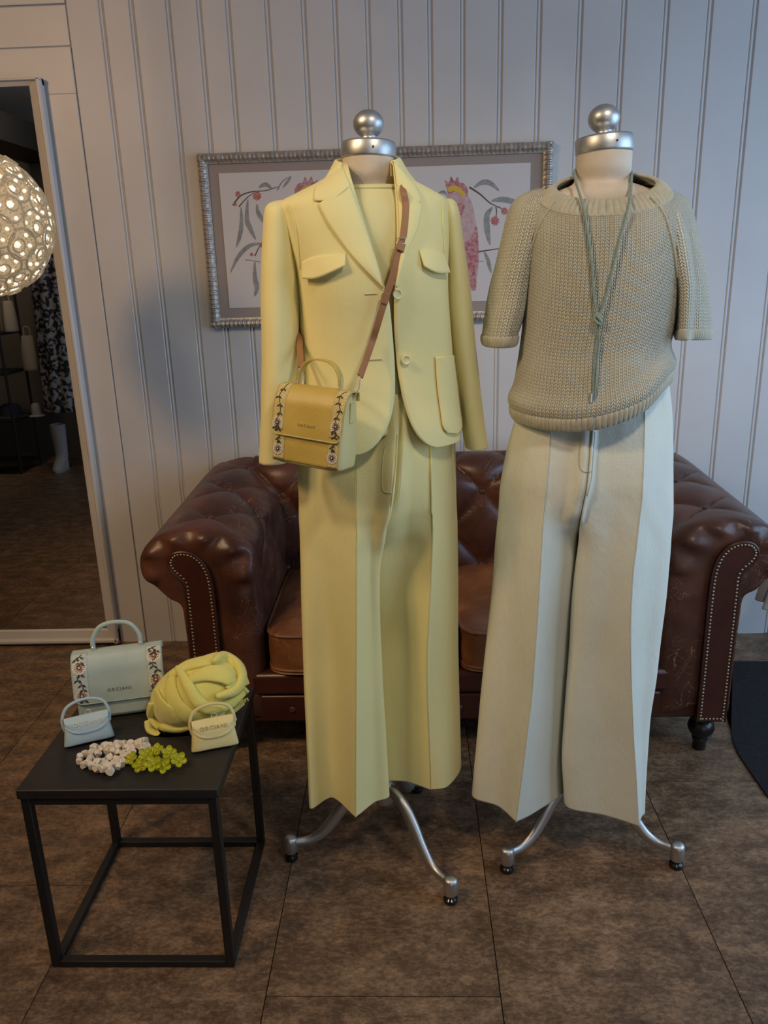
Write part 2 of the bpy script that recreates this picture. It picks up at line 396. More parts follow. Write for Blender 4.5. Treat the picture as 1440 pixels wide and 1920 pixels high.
# ------------------------------------------------------------------ chesterfield sofa
def leather_mat(name, c0, c1, c2, scuff=(.42, .22, .10), rough=.34):
    m = mat(name, c0, rough, spec=.5); nt, b = nodes_of(m)
    tc = nt.nodes.new('ShaderNodeTexCoord'); co = tc.outputs['Object']
    def noise(s, d, r=.5, dist=0):
        n = nt.nodes.new('ShaderNodeTexNoise'); n.inputs['Scale'].default_value = s; n.inputs['Detail'].default_value = d; n.inputs['Roughness'].default_value = r; n.inputs['Distortion'].default_value = dist
        nt.links.new(co, n.inputs['Vector']); return n
    a = noise(5, 5, .6)
    r = nt.nodes.new('ShaderNodeValToRGB'); e = r.color_ramp.elements
    e[0].position = .33; e[0].color = (*c0, 1); e[1].position = .72; e[1].color = (*c2, 1); k = e.new(.52); k.color = (*c1, 1)
    nt.links.new(a.outputs[0], r.inputs[0])
    # thin pale scratches: contour lines of a distorted noise, kept to worn patches
    s = noise(7, 2, .5, 1.6); l = math_node(nt, 'ABSOLUTE', math_node(nt, 'SUBTRACT', s.outputs[0], .5))
    l = math_node(nt, 'LESS_THAN', l, .0034)
    s2 = noise(13, 2, .5, 2.5); l2 = math_node(nt, 'LESS_THAN', math_node(nt, 'ABSOLUTE', math_node(nt, 'SUBTRACT', s2.outputs[0], .47)), .0038)
    pz = math_node(nt, 'GREATER_THAN', noise(3.5, 2).outputs[0], .48)
    sc = math_node(nt, 'MULTIPLY', math_node(nt, 'MAXIMUM', l, l2), math_node(nt, 'MULTIPLY', pz, .45))
    mx = nt.nodes.new('ShaderNodeMix'); mx.data_type = 'RGBA'; nt.links.new(sc, mx.inputs['Factor'])
    nt.links.new(r.outputs[0], mx.inputs['A']); mx.inputs['B'].default_value = (*scuff, 1); nt.links.new(mx.outputs['Result'], b.inputs['Base Color'])
    g = noise(160, 3); h = math_node(nt, 'MULTIPLY_ADD', a.outputs[0], 3.0, g.outputs[0])
    bp = nt.nodes.new('ShaderNodeBump'); bp.inputs['Strength'].default_value = .25; bp.inputs['Distance'].default_value = .0015
    nt.links.new(h, bp.inputs['Height']); nt.links.new(bp.outputs[0], b.inputs['Normal'])
    rr = math_node(nt, 'MULTIPLY_ADD', a.outputs[0], .25, rough-.1); nt.links.new(rr, b.inputs['Roughness'])
    return m
M_LEATHER = leather_mat('worn_brown_leather', (.045, .016, .010), (.085, .030, .018), (.15, .055, .030))
M_LEATHER_SEAT = leather_mat('seat_brown_leather', (.13, .048, .020), (.25, .10, .042), (.40, .18, .08), rough=.36)
M_LEATHER_DARK = mat('dark_red_leather', (.045, .012, .008), .32, col2=(.075, .022, .013), nscale=6, bump=.2, bscale=180)
M_BRASS = mat('antique_brass', (.36, .29, .20), .35, 1.0)
M_FOOT = mat('ebonised_wood', (.012, .009, .008), .3)
SX, SY = .134, 2.13          # centre line of the sofa, its front plane
sofa = thing('chesterfield_sofa', 'worn brown leather chesterfield sofa with rolled arms behind the dress forms', 'sofa', (SX, 2.55, 0))
nail_me = mesh_only('nail', *[[(v[0], -v[2]*.6, v[1]) for v in sphere_vf((0, 0, 0), .0042, 8, 6)[0]], sphere_vf((0, 0, 0), .0042, 8, 6)[1]], M_BRASS)
btn_me = mesh_only('tuft_button', *sphere_vf((0, 0, 0), (.011, .011, .006), 12, 8), M_LEATHER)

def tuft(u, v, du, dv):
    """diamond tufting height 0..1; buttons where u/du+v/dv and u/du-v/dv are both even/odd pairs"""
    p = .5*(u/du+v/dv); q = .5*(u/du-v/dv)
    d = np.hypot((p-np.round(p))*1.0, (q-np.round(q))*1.0)
    pil = (np.abs(np.sin(PI*p))*np.abs(np.sin(PI*q)))**.42
    return pil, d
def arm(side):
    # profile in (s, z): s is the distance outwards from the sofa's centre
    inner, outer = .588, .82
    pr = [(inner, .14), (inner, .25), (inner-.002, .36), (inner-.004, .46), (inner+.0, .56), (inner+.004, .62)]
    cxs, cz, ra, rb = .762, .640, .172, .112
    for a in np.linspace(165, -20, 14): pr.append((cxs+ra*math.cos(math.radians(a)), cz+rb*math.sin(math.radians(a))))
    pr += [(.90, .575), (.862, .545), (.822, .52), (.815, .46), (.812, .30), (.812, .14)]
    C = catmull(pr, 150); L = np.r_[0, np.cumsum(np.linalg.norm(np.diff(C, axis=0), axis=1))]
    T = np.gradient(C, axis=0); T /= np.linalg.norm(T, axis=1)[:, None]; N = np.c_[-T[:, 1], T[:, 0]]
    ys = np.linspace(SY+.045, 2.93, 100)
    u0 = L[60]
    U, Vv = np.meshgrid(L, ys)
    pil, d = tuft(Vv-(SY+.17), U-.42, .135, .145)
    mask = np.clip((U-.28)/.06, 0, 1)*np.clip((.82-U)/.08, 0, 1)*np.clip((Vv-SY-.06)/.07, 0, 1)
    hgt = mask*(pil*.030-.024)+(1-mask)*.0
    Pp = np.empty((len(ys), len(L), 3))
    rise = .028*np.clip((Vv-SY)/.7, 0, 1)*np.clip((U-.35)/.2, 0, 1)*np.clip((1.05-U)/.2, 0, 1)
    S = C[None, :, 0]+N[None, :, 0]*hgt; Z = C[None, :, 1]+N[None, :, 1]*hgt+rise
    Pp[..., 0] = SX+side*S; Pp[..., 1] = Vv; Pp[..., 2] = Z
    s0, s1 = .712, .794
    key = [(s0, .122), (s0, .30), (s0, .45), (s0+.001, .56), (s0+.006, .615), (s0+.020, .655), (s0+.045, .682), (s0+.075, .692), (s0+.105, .688), (s0+.122, .668), (s0+.122, .648), (s0+.110, .627), (s0+.092, .610), (s0+.083, .590), (s1, .55), (s1, .40), (s1, .25), (s1, .122)]
    K = catmull(key, 80); K[:, 1] = np.maximum(K[:, 1], .122)
    # front end: the leather gathers inwards round the panel in radial pleats
    fr = []
    Ki = K[:, None]-C[None]; tgt = K[np.argmin(np.linalg.norm(Ki, axis=2), 0)]; kk_ = np.hanning(9); kk_ /= kk_.sum()
    tgt = np.stack([np.convolve(np.r_[[tgt[0, q]]*4, tgt[:, q], [tgt[-1, q]]*4], kk_, 'valid') for q in (0, 1)], 1)
    tgt = tgt+(K.mean(0)-tgt)*.06
    for yy, sc in ((SY+.004, 1.0), (SY+.001, .8), (SY-.002, .55), (SY+.001, .36), (SY+.006, .20), (SY+.016, .08), (SY+.028, .02)):
        pl = .012*np.sin(L*62)*np.exp(-((sc-.25)/.2)**2)*np.clip((L-.38)/.08, 0, 1)*np.clip((1.1-L)/.08, 0, 1)
        q = C*(1-sc)+tgt*sc
        fr.append(np.stack([SX+side*(q[:, 0]), np.full(len(L), yy)+pl*.9, q[:, 1]+pl*.3], 1))
    Pp = np.concatenate([np.array(fr), Pp])
    V, F = grid_vf(Pp)
    if side > 0: F = [f[::-1] for f in F]
    a = obj('arm', V, F, M_LEATHER, sofa, sharp=60)
    # buttons sit at the lattice points of the tufting
    for m in range(-1, 8):
        for k in range(-3, 5):
            if (m+k) % 2: continue
            y = SY+.17+m*.135; ul = .42+k*.145
            if not (SY+.12 < y < 2.9 and .33 < ul < .76): continue
            i = int(np.argmin(abs(L-ul))); j = int(np.argmin(abs(ys-y)))
            nrm = Vector((side*N[i][0], 0, N[i][1])); pos = Pp[j+7, i]+np.array(nrm)*.003
            inst('tuft_button', btn_me, pos, a, rot=nrm.to_track_quat('Z', 'Y'))
    # front facing panel, keyhole shaped, with nail heads
    V, F = prism_vf([(SX+side*s, z) for s, z in K], SY-.012, SY+.05)
    pn = obj('arm_panel', V, F, M_LEATHER_DARK, sofa, sharp=35, bevel=.003)
    cen = K.mean(0); Li = np.r_[0, np.cumsum(np.linalg.norm(np.diff(K, axis=0), axis=1))]
    T = np.gradient(K, axis=0); T /= np.linalg.norm(T, axis=1)[:, None]; Nn = np.c_[T[:, 1], -T[:, 0]]
    nn = int(Li[-1]/.0112)
    for t in np.linspace(.01, Li[-1]-.005, nn):
        s = np.interp(t, Li, K[:, 0]+Nn[:, 0]*.008); z = np.interp(t, Li, K[:, 1]+Nn[:, 1]*.008)
        inst('nail_head', nail_me, (SX+side*s, SY-.0125, z), pn)
    for s in np.linspace(s0+.014, s1-.014, 6): inst('nail_head', nail_me, (SX+side*s, SY-.0125, .132), pn)
    # piping round the panel
    tube('panel_piping', [(SX+side*(s), SY-.010, z) for s, z in K], .0035, M_LEATHER_DARK, pn, n=6)
for sd in (-1, 1): arm(sd)
# backrest: rolled top, diamond tufting on the inside
pr = [(2.665, .36), (2.672, .46), (2.682, .55), (2.684, .62)]
for a in np.linspace(170, -60, 14): pr.append((2.80+.118*math.cos(math.radians(a)), .695+.118*math.sin(math.radians(a))))
pr += [(2.865, .55), (2.865, .30), (2.865, .14)]
C = catmull(pr, 120); L = np.r_[0, np.cumsum(np.linalg.norm(np.diff(C, axis=0), axis=1))]
T = np.gradient(C, axis=0); T /= np.linalg.norm(T, axis=1)[:, None]; N = np.c_[-T[:, 1], T[:, 0]]
xs = np.linspace(SX-.70, SX+.70, 200); U, Xv = np.meshgrid(L, xs)
pil, d = tuft(Xv-SX, U-.20, .118, .135)
mask = np.clip((U-.03)/.05, 0, 1)*np.clip((.56-U)/.08, 0, 1)
hg = mask*(pil*.034-.026)
P = np.stack([Xv, C[None, :, 0]+N[None, :, 0]*hg, C[None, :, 1]+N[None, :, 1]*hg], -1)
V, F = grid_vf(P); back = obj('backrest', V, [f[::-1] for f in F], M_LEATHER, sofa, sharp=60)
for m in range(-5, 6):
    for k in range(-1, 3):
        if (m+k) % 2: continue
        i = int(np.argmin(abs(L-(.20+k*.135)))); j = int(np.argmin(abs(xs-(SX+m*.118))))
        nrm = Vector((0, N[i][0], N[i][1]))
        inst('tuft_button', btn_me, P[j, i]+np.array(nrm)*.003, back, rot=nrm.to_track_quat('Z', 'Y'))
# seat cushions, puffed boxes with piping
def cushion(x0, x1, y0, y1, z0, z1):
    nu, nv = 40, 40; rings = []
    cxm, cym = (x0+x1)/2, (y0+y1)/2; hw, hd = (x1-x0)/2, (y1-y0)/2
    def ring(sx, z, puff=0):
        out = []
        for t in np.linspace(0, 2*PI, 120, endpoint=False):
            c, s = math.cos(t), math.sin(t); n = 9
            r = (abs(c)**n+abs(s)**n)**(-1/n); out.append((cxm+(hw*sx-(.0 if sx > .9 else 0))*c*r, cym+hd*sx*s*r, z+puff*0))
        return out
    zz = z1-z0
    prof = [(.0005, z1+.030), (.02, z1+.030), (.35, z1+.028), (.6, z1+.023), (.8, z1+.014), (.93, z1+.004), (.985, z1-.004), (1.0, z1-.010), (1.008, z0+.5*zz), (1.0, z0+.012), (.985, z0+.002), (.7, z0)]
    P = np.array([ring(s, z) for s, z in prof]); P = catmull(P, 50)
    P[..., 2] += .006*fnoise(P, 9, 3)*(P[..., 2] > z1-.02)
    V, F = grid_vf(P, True); c = obj('seat_cushion', V, [f[::-1] for f in F], M_LEATHER_SEAT, sofa, sharp=70)
    for z, s in ((z1-.007, 1.002), (z0+.014, 1.0)): tube('cushion_piping', ring(s, z), .0048, M_LEATHER_SEAT, c, n=6, closed=True)
cushion(SX-.578, SX-.004, 2.125, 2.70, .292, .425)
cushion(SX+.004, SX+.578, 2.125, 2.70, .292, .425)
# front rail, seat deck, base
V, F = prism_vf([(SX-.72, .122), (SX+.72, .122), (SX+.72, .215), (SX-.72, .215)], SY+.012, SY+.06)
rail = obj('front_rail', V, F, M_LEATHER_DARK, sofa, bevel=.01)
box('seat_deck', (SX-.72, SY+.004, .217), (SX+.72, 2.86, .291), M_LEATHER_DARK, sofa, bevel=.014)
for k in range(7):
    x = SX-.51+k*.17; inst('tuft_button', btn_me, (x, SY+.011, .166), rail, rot=(PI/2, 0, 0))
box('base', (SX-.70, SY+.07, .10), (SX+.70, 2.86, .16), M_FOOT, sofa)
for sx in (-.745, .745):
    for y in (SY+.04, 2.80):
        lathe('foot', [(.016, 0), (.020, .004), (.020, .030), (.024, .036), (.022, .044), (.034, .058), (.040, .074), (.036, .092), (.028, .100), (.034, .106), (.034, .122)], (SX+sx, y, 0), M_FOOT, sofa, n=24)

# ------------------------------------------------------------------ dress forms
M_SILVER = mat('satin_silver', (.58, .58, .575), .43, 1.0, bump=.05, bscale=200)
M_RUBBER = mat('black_rubber', (.008, .008, .009), .18)
M_LINEN = mat('cream_jersey', (.62, .53, .42), .8, col2=(.66, .57, .46), nscale=40, bump=.15, bscale=500)
def dress_form(label, base, neck, r_leg, angles, cap_tilt=(0, 0), neck_r=.0535, squash=.86):
    """base: tripod centre on the floor; neck: centre of the neck cap's underside"""
    base = np.array([*base, 0.0]); neck = np.array(neck, float)
    t = thing('dress_form', label, 'mannequin', base, group='dress forms on silver tripod stands')
    # torso skin
    lv = []
    for dz, a, b, ox in ((0, neck_r, neck_r, 0), (-.03, neck_r, neck_r, 0), (-.055, neck_r*1.06, neck_r*1.04, 0), (-.066, .084, .070, 0), (-.078, .118, .082, 0), (-.098, .148, .085, 0), (-.118, .160, .082, 0), (-.16, .165, .085, 0), (-.30, .150, .10, 0), (-.45, .125, .09, 0), (-.60, .150, .10, 0), (-.72, .14, .09, 0)):
        lv.append([(neck[0]+a*math.cos(q), neck[1]+.01*(dz < -.05)+b*math.sin(q), neck[2]+dz) for q in np.linspace(0, 2*PI, 24, endpoint=False)])
    P = loft(lv, 48, 60); V, F = grid_vf(P, True); F.append(tuple(range(48))); F.append(tuple(len(V)-48+i for i in range(48))[::-1])
    obj('torso', V, [f[::-1] for f in F], M_LINEN, t)
    # neck cap and knob
    def tilt(V):
        V = np.array(V)-neck; ax, ay = cap_tilt
        Rm = np.array(Matrix.Rotation(ax, 3, 'X') @ Matrix.Rotation(ay, 3, 'Y')); return V @ Rm.T+neck
    c = neck_r+.0025
    V, F = lathe_vf([(c-.004, -.002), (c-.001, 0), (c, .003), (c, .027), (c-.002, .030), (c-.006, .0315), (.020, .032)], neck, 48); cap = obj('neck_cap', tilt(V), F, M_SILVER, t, sharp=45)
    R = .0315
    pr = [(.018, .031), (.0195, .034), (.0165, .037), (.0165, .041)]
    zc = .041+R*squash*.86
    for a in np.linspace(-58, 90, 18): pr.append((max(R*math.cos(math.radians(a)), .0006), zc+R*squash*math.sin(math.radians(a))))
    V, F = lathe_vf(pr, neck, 40); obj('knob', tilt(V), F, M_SILVER, t, sharp=50)
    V, F = sphere_vf(neck+np.array([.012, -c-.0002, .014]), .0022, 8, 6); obj('set_screw', tilt(V), F, M_RUBBER, cap)
    # pole, hub and three cabriole legs
    top = neck+np.array([0, .01, -.70])
    tube('pole', [base+[0, 0, .17], top], .0135, M_SILVER, t, n=20)
    lathe('hub', [(.012, .135), (.022, .14), (.028, .15), (.028, .20), (.022, .215), (.019, .235), (.0145, .24)], base, M_SILVER, t, n=28)
    for a in angles:
        d = np.array([math.cos(a), math.sin(a), 0]); s = r_leg/.247
        pr = [(.012, .185), (.045, .187), (.080, .170), (.112, .135), (.140, .096), (.168, .066), (.200, .051), (.236, .050)]
        path = [base+d*r*s+np.array([0, 0, z]) for r, z in pr]
        side = np.cross(d, [0, 0, 1])
        lg = tube('leg', path, [.017, .017, .0175, .0175, .016, .0145, .0125, .0115], M_SILVER, t, n=16, samples=40, up=side, flat=.78, sharp=60)
        f = base+d*r_leg
        lathe('foot_cap', [(.0165, .025), (.0175, .027), (.0175, .058), (.0165, .064), (.013, .068), (.006, .070)], f, M_SILVER, lg, n=24)
        lathe('rubber_foot', [(.012, 0), (.0165, .002), (.0175, .007), (.0165, .012), (.011, .016), (.010, .026)], f, M_RUBBER, lg, n=20)
    return t
def tri(a, b, back=True):
    a = np.array(a); b = np.array(b); d = b-a; L = np.hypot(*d); r = L/math.sqrt(3); u = d/L; p = np.array([-u[1], u[0]])
    c = (a+b)/2+p*r/2; angs = [math.atan2(*(q-c)[::-1]) for q in (a, b, c+p*r)]
    return c, r, angs
c1, r1, an1 = tri((-.326, 1.691), (.076, 1.545)); c2, r2, an2 = tri((.222, 1.646), (.644, 1.657))
N1 = at(691, 297, 1.765); N2 = at(1133, 287, 1.775)
dress_form('dress form with silver knob wearing the yellow suit', c1, N1, r1, an1, (-.02, .035))
dress_form('dress form with silver knob wearing the knitted sweater', c2, N2, r2, an2, (-.02, -.06), neck_r=.0555)

# ------------------------------------------------------------------ cloth helpers
def fabric(name, col, col2, rough=.75, weave=900, bump=.25, sheen=.15, stretch=(1, 1, 1), nscale=3):
    m = mat(name, col, rough, col2=col2, nscale=nscale, spec=.25, sheen=sheen); nt, b = nodes_of(m)
    tc = nt.nodes.new('ShaderNodeTexCoord')
    hs = []
    for sc in ((weave*.12, weave, weave*.12), (weave, weave*.12, weave*.09)):
        mp = nt.nodes.new('ShaderNodeMapping'); mp.inputs['Scale'].default_value = sc; nt.links.new(tc.outputs['Object'], mp.inputs[0])
        n = nt.nodes.new('ShaderNodeTexNoise'); n.inputs['Scale'].default_value = 1.0; n.inputs['Detail'].default_value = 2; nt.links.new(mp.outputs[0], n.inputs['Vector']); hs.append(n.outputs[0])
    mp = nt.nodes.new('ShaderNodeMapping'); mp.inputs['Scale'].default_value = (10, 10, 4); nt.links.new(tc.outputs['Object'], mp.inputs[0])
    n = nt.nodes.new('ShaderNodeTexNoise'); n.inputs['Scale'].default_value = 1.6; n.inputs['Detail'].default_value = 3; nt.links.new(mp.outputs[0], n.inputs['Vector'])
    h = math_node(nt, 'ADD', hs[0], hs[1]); h = math_node(nt, 'MULTIPLY_ADD', n.outputs[0], 6.0, h)
    bp = nt.nodes.new('ShaderNodeBump'); bp.inputs['Strength'].default_value = bump; bp.inputs['Distance'].default_value = .0012
    nt.links.new(h, bp.inputs['Height']); nt.links.new(bp.outputs[0], b.inputs['Normal'])
    return m
class Torso:
    """stack of rotated superellipses, given by the columns at which its two sides are seen"""
    def __init__(s, rows, phi, n=2.5):
        s.phi = math.radians(phi); s.n = n; c, q = math.cos(s.phi), math.sin(s.phi)
        T = []
        for py, L, R, Yc, b in rows:
            pl, pr = at(L, py, Yc), at(R, py, Yc); w = (pr[0]-pl[0])/2
            # half width a so that the rotated outline spans w
            tt = np.linspace(0, 2*PI, 400); a = w
            for _ in range(20):
                x, y = s._se(tt, a, b); a *= w/np.max(np.abs(x*c-y*q))
            T.append(((pl[2]+pr[2])/2, (pl[0]+pr[0])/2, Yc, a, b))
        s.T = np.array(sorted(T))
    def _se(s, t, a, b):
        c, q = np.cos(t), np.sin(t); e = 2/s.n
        return a*np.sign(c)*np.abs(c)**e, b*np.sign(q)*np.abs(q)**e
    def row(s, z):
        return [catmull_interp(z, s.T[:, 0], s.T[:, k]) for k in range(1, 5)]
    def pt(s, t, z, off=0.0):
        cx, cy, a, b = s.row(z); x, y = s._se(t, a+off, b+off); c, q = math.cos(s.phi), math.sin(s.phi)
        return np.stack([cx+x*c-y*q, cy+x*q+y*c, np.broadcast_to(z, np.shape(t))*np.ones_like(x)], -1)
    def local(s, p):
        cx, cy, a, b = s.row(p[2]); c, q = math.cos(s.phi), math.sin(s.phi); dx, dy = p[0]-cx, p[1]-cy
        return dx*c+dy*q, -dx*q+dy*c, a, b
    def hit(s, px, py, off=0.0):
        Y = s.T[:, 2].mean()-.1
        for _ in range(14):
            p = at(px, py, Y); z = np.clip(p[2], s.T[0, 0], s.T[-1, 0]); lx, ly, a, b = s.local(np.array([p[0], p[1], z]))
            u = min(abs(lx)/(a+off), .97); f = -(b+off)*(1-u**s.n)**(1/s.n)
            Y += .8*(f-ly)
        return at(px, py, Y)
    def front_angle(s, lx, a):
        u = np.clip(np.abs(lx)/a, 0, 1)**(s.n/2)*np.sign(lx); return -np.arccos(u)
    def normal(s):
        return np.array([math.sin(s.phi), -math.cos(s.phi), 0])
def catmull_interp(x, X, Y):
    """smooth interpolation of a table (monotone cubic-ish)"""
    x = np.clip(x, X[0], X[-1]); d = np.diff(Y)/np.diff(X); m = np.r_[d[0], (d[1:]+d[:-1])/2, d[-1]]
    i = np.clip(np.searchsorted(X, x)-1, 0, len(X)-2); h = X[i+1]-X[i]; t = (x-X[i])/h
    return (2*t**3-3*t*t+1)*Y[i]+(t**3-2*t*t+t)*h*m[i]+(-2*t**3+3*t*t)*Y[i+1]+(t**3-t*t)*h*m[i+1]
def px_strip(name, surf, A, B, mat_, parent, n=28, m=8, off=.003, lift=.0, bulge=0.0, solid=.002, fn=None, **k):
    """cloth patch between two polylines drawn on the front of a torso"""
    A = catmull(A, n); B = catmull(B, n); P = np.empty((n, m, 3))
    for i in range(n):
        for j in range(m):
            s = j/(m-1); q = A[i]*(1-s)+B[i]*s
            P[i, j] = surf.hit(q[0], q[1], off+lift*s+bulge*math.sin(PI*s))
    if fn is not None: P = fn(P)
    V, F = grid_vf(P); return obj(name, V, F, mat_, parent, solid=solid, **k)
def ribbon(name, path, width, mat_, parent, normal, thick=.002, samples=60, **k):
    path = catmull(path, samples); nrm = np.broadcast_to(np.asarray(normal, float), path.shape)
    T = np.gradient(path, axis=0); T /= np.linalg.norm(T, axis=1)[:, None]; S = np.cross(T, nrm); S /= np.linalg.norm(S, axis=1)[:, None]; Nn = np.cross(S, T)
    w = np.broadcast_to(np.asarray(width, float), (samples,))[:, None]/2
    ring = [path-S*w+Nn*thick*.2, path-S*w*.92+Nn*thick*.5, path+S*w*.92+Nn*thick*.5, path+S*w+Nn*thick*.2, path+S*w-Nn*thick*.5, path-S*w-Nn*thick*.5]
    P = np.stack(ring, 1); V, F = grid_vf(P, True); n = 6
    F.append(tuple(range(n))); F.append(tuple(len(V)-n+i for i in range(n))[::-1])
    return obj(name, V, F, mat_, parent, sharp=35, **k)
def leg_tube(zs, ctl, nu=96, nv=130, wr=.0024, seed=1):
    """ctl: list of control columns around the leg, each (px polyline, Y polyline over z) ; returns grid"""
    rings = []
    for z in zs:
        R = []
        for pxl, yl in ctl:
            yy = np.interp(z, *zip(*sorted(yl))); py = project(np.array([0.1, yy, z]))[0, 1]
            R.append((x_of(np.interp(py, *zip(*pxl)), yy, z), yy, z))
        rings.append(R)
    P = loft(rings, nu, nv)
    c = P.mean(1, keepdims=True); d = P-c; d[..., 2] = 0; d /= np.linalg.norm(d, axis=2, keepdims=True)+1e-9
    Q = P*np.array([1, 1, .45])
    P = P+d*(fnoise(Q, 26, seed, 2)*wr)[..., None]
    # slanting drag lines round the crotch
    kz = np.exp(-((P[..., 2]-.90)/.09)**2)
    return P+d*(kz*fnoise(P @ np.array([[1, 0, .9], [0, 1, 0], [0, 0, 1.]]), 60, seed+3, 1)*.0022)[..., None]

# ------------------------------------------------------------------ the yellow suit
M_SUIT = fabric('pale_yellow_suiting', (.80, .725, .345), (.83, .755, .375))
M_SUIT_T = fabric('pale_yellow_trouser', (.75, .68, .315), (.78, .71, .34), bump=.4)
M_TOP = fabric('yellow_jersey', (.72, .67, .34), (.75, .70, .36), bump=.15)
M_BUTTON = mat('pale_yellow_button', (.74, .70, .40), .3)
JK = Torso([(300, 652, 722, 1.755, .058), (318, 632, 745, 1.75, .066), (340, 600, 770, 1.75, .076), (362, 560, 810, 1.75, .086), (380, 528, 838, 1.75, .094), (405, 527, 840, 1.75, .106),
            (460, 540, 840, 1.75, .122), (500, 550, 838, 1.75, .133), (545, 556, 838, 1.75, .133), (600, 562, 842, 1.75, .124), (670, 566, 848, 1.75, .117), (740, 566, 853, 1.75, .122), (800, 562, 860, 1.75, .134), (850, 560, 866, 1.75, .138), (880, 558, 868, 1.75, .14)], 17)
jacket = thing('jacket', 'pale yellow single-breasted blazer with notched lapels on the left dress form', 'jacket', (N1[0], 1.75, 1.05))
edgeL = [(652, 310), (670, 375), (695, 455), (721, 537), (729, 565), (735, 620), (740, 690), (739, 745), (730, 790), (712, 825), (690, 846), (668, 853)]
edgeR = [(736, 310), (742, 380), (744, 450), (742, 520), (739, 555), (739, 610), (742, 660), (748, 710), (758, 760), (775, 805), (797, 831), (822, 840)]
def edge_table(E):
    T = []
    for p in catmull(E, 80):
        h = JK.hit(*p); lx, ly, a, b = JK.local(h); T.append((h[2], lx))
    T = np.array(sorted(T)); return T
EL, ER = edge_table(edgeL), edge_table(edgeR)
zt, zb = 1.655, max(EL[0, 0], ER[0, 0])
zs = np.r_[np.linspace(zt, zb+.12, 110), np.linspace(zb+.118, zb, 70)]
rows = []
for z in zs:
    cx, cy, a, b = JK.row(z)
    lr = np.interp(z, ER[:, 0], ER[:, 1]); ll = np.interp(z, EL[:, 0], EL[:, 1])
    tr = float(JK.front_angle(lr, a)); tl = 2*PI+float(JK.front_angle(ll, a))
    t = np.linspace(tr, tl, 170); p = JK.pt(t, z)
    rows.append(p)
P = np.array(rows); d = P-P.mean(1, keepdims=True); d[..., 2] = 0; d /= np.linalg.norm(d, axis=2, keepdims=True)
# soft vertical drape under the bust and waist
w = fnoise(P*np.array([1, 1, .3]), 22, 11, 2)*.0042*np.clip((1.52-P[..., 2])/.2, 0, 1)
P = P+d*w[..., None]; P[..., 2] += 0
V, F = grid_vf(P); obj('body', V, F, M_SUIT, jacket, solid=.0025)
# sleeves
def sleeve(rows, Yc, depth, phi, name='sleeve', par=None, mt=None, nu=64, nv=110, wr=.002, seed=5, bend=None):
    lv = []
    for k, (py, L, R) in enumerate(rows):
        Y = Yc if not hasattr(Yc, '__len__') else np.interp(py, *zip(*Yc)); dd = depth if not hasattr(depth, '__len__') else np.interp(py, *zip(*depth))
        a, b = at(L, py, Y), at(R, py, Y); c = (a+b)/2; h = (b[0]-a[0])/2; ph = math.radians(phi)
        lv.append([(c[0]+h*math.cos(t), c[1]+dd*math.sin(t)+math.tan(ph)*h*math.cos(t), c[2]) for t in np.linspace(0, 2*PI, 20, endpoint=False)])
    P = loft(lv, nu, nv); c = P.mean(1, keepdims=True); d = P-c; d /= np.linalg.norm(d, axis=2, keepdims=True)+1e-9
    return P+d*(fnoise(P*np.array([1, 1, .8]), 24, seed, 2)*wr)[..., None]
P = sleeve([(377, 528, 532), (380, 514, 548), (386, 505, 552), (400, 500, 554), (440, 497, 557), (500, 493, 559), (560, 492, 560), (620, 494, 558), (700, 494, 556), (780, 492, 552), (862, 489, 547)], ((377, 1.715), (500, 1.70), (862, 1.655)), ((377, .006), (384, .04), (400, .058), (460, .066), (862, .05)), 10)
V, F = grid_vf(P, True); s1 = obj('sleeve', V, F, M_SUIT, jacket, solid=.002)
P = sleeve([(374, 838, 842), (377, 826, 850), (383, 826, 855), (400, 828, 860), (430, 832, 864), (500, 836, 874), (560, 838, 882), (620, 844, 889), (680, 852, 895), (740, 860, 900), (800, 868, 907), (836, 874, 913)], ((374, 1.80), (500, 1.81), (836, 1.80)), ((374, .006), (380, .035), (400, .054), (460, .062), (836, .048)), 14, seed=8)
V, F = grid_vf(P, True); s2 = obj('sleeve', V, F, M_SUIT, jacket, solid=.002)
# lapels, collar, flaps, pocket
px_strip('lapel', JK, [(656, 345), (672, 388), (695, 455), (720, 536)], [(596, 382), (618, 424), (662, 482), (719, 541)], M_SUIT, jacket, n=40, m=14, off=.004, lift=.004, bulge=.003, solid=.0025)
px_strip('lapel', JK, [(743, 345), (748, 400), (748, 470), (741, 535)], [(791, 386), (783, 427), (764, 470), (743, 539)], M_SUIT, jacket, n=40, m=14, off=.004, lift=.006, bulge=.005, solid=.0025)
px_strip('collar_leaf', JK, [(640, 302), (645, 318), (652, 335), (657, 346)], [(590, 352), (588, 364), (592, 376), (627, 373)], M_SUIT, jacket, n=24, m=14, off=.005, lift=.003, bulge=.003, solid=.0025)
px_strip('collar_leaf', JK, [(737, 300), (740, 318), (743, 345), (744, 347)], [(762, 334), (779, 352), (789, 379), (769, 380)], M_SUIT, jacket, n=24, m=14, off=.005, lift=.003, bulge=.004, solid=.0025)
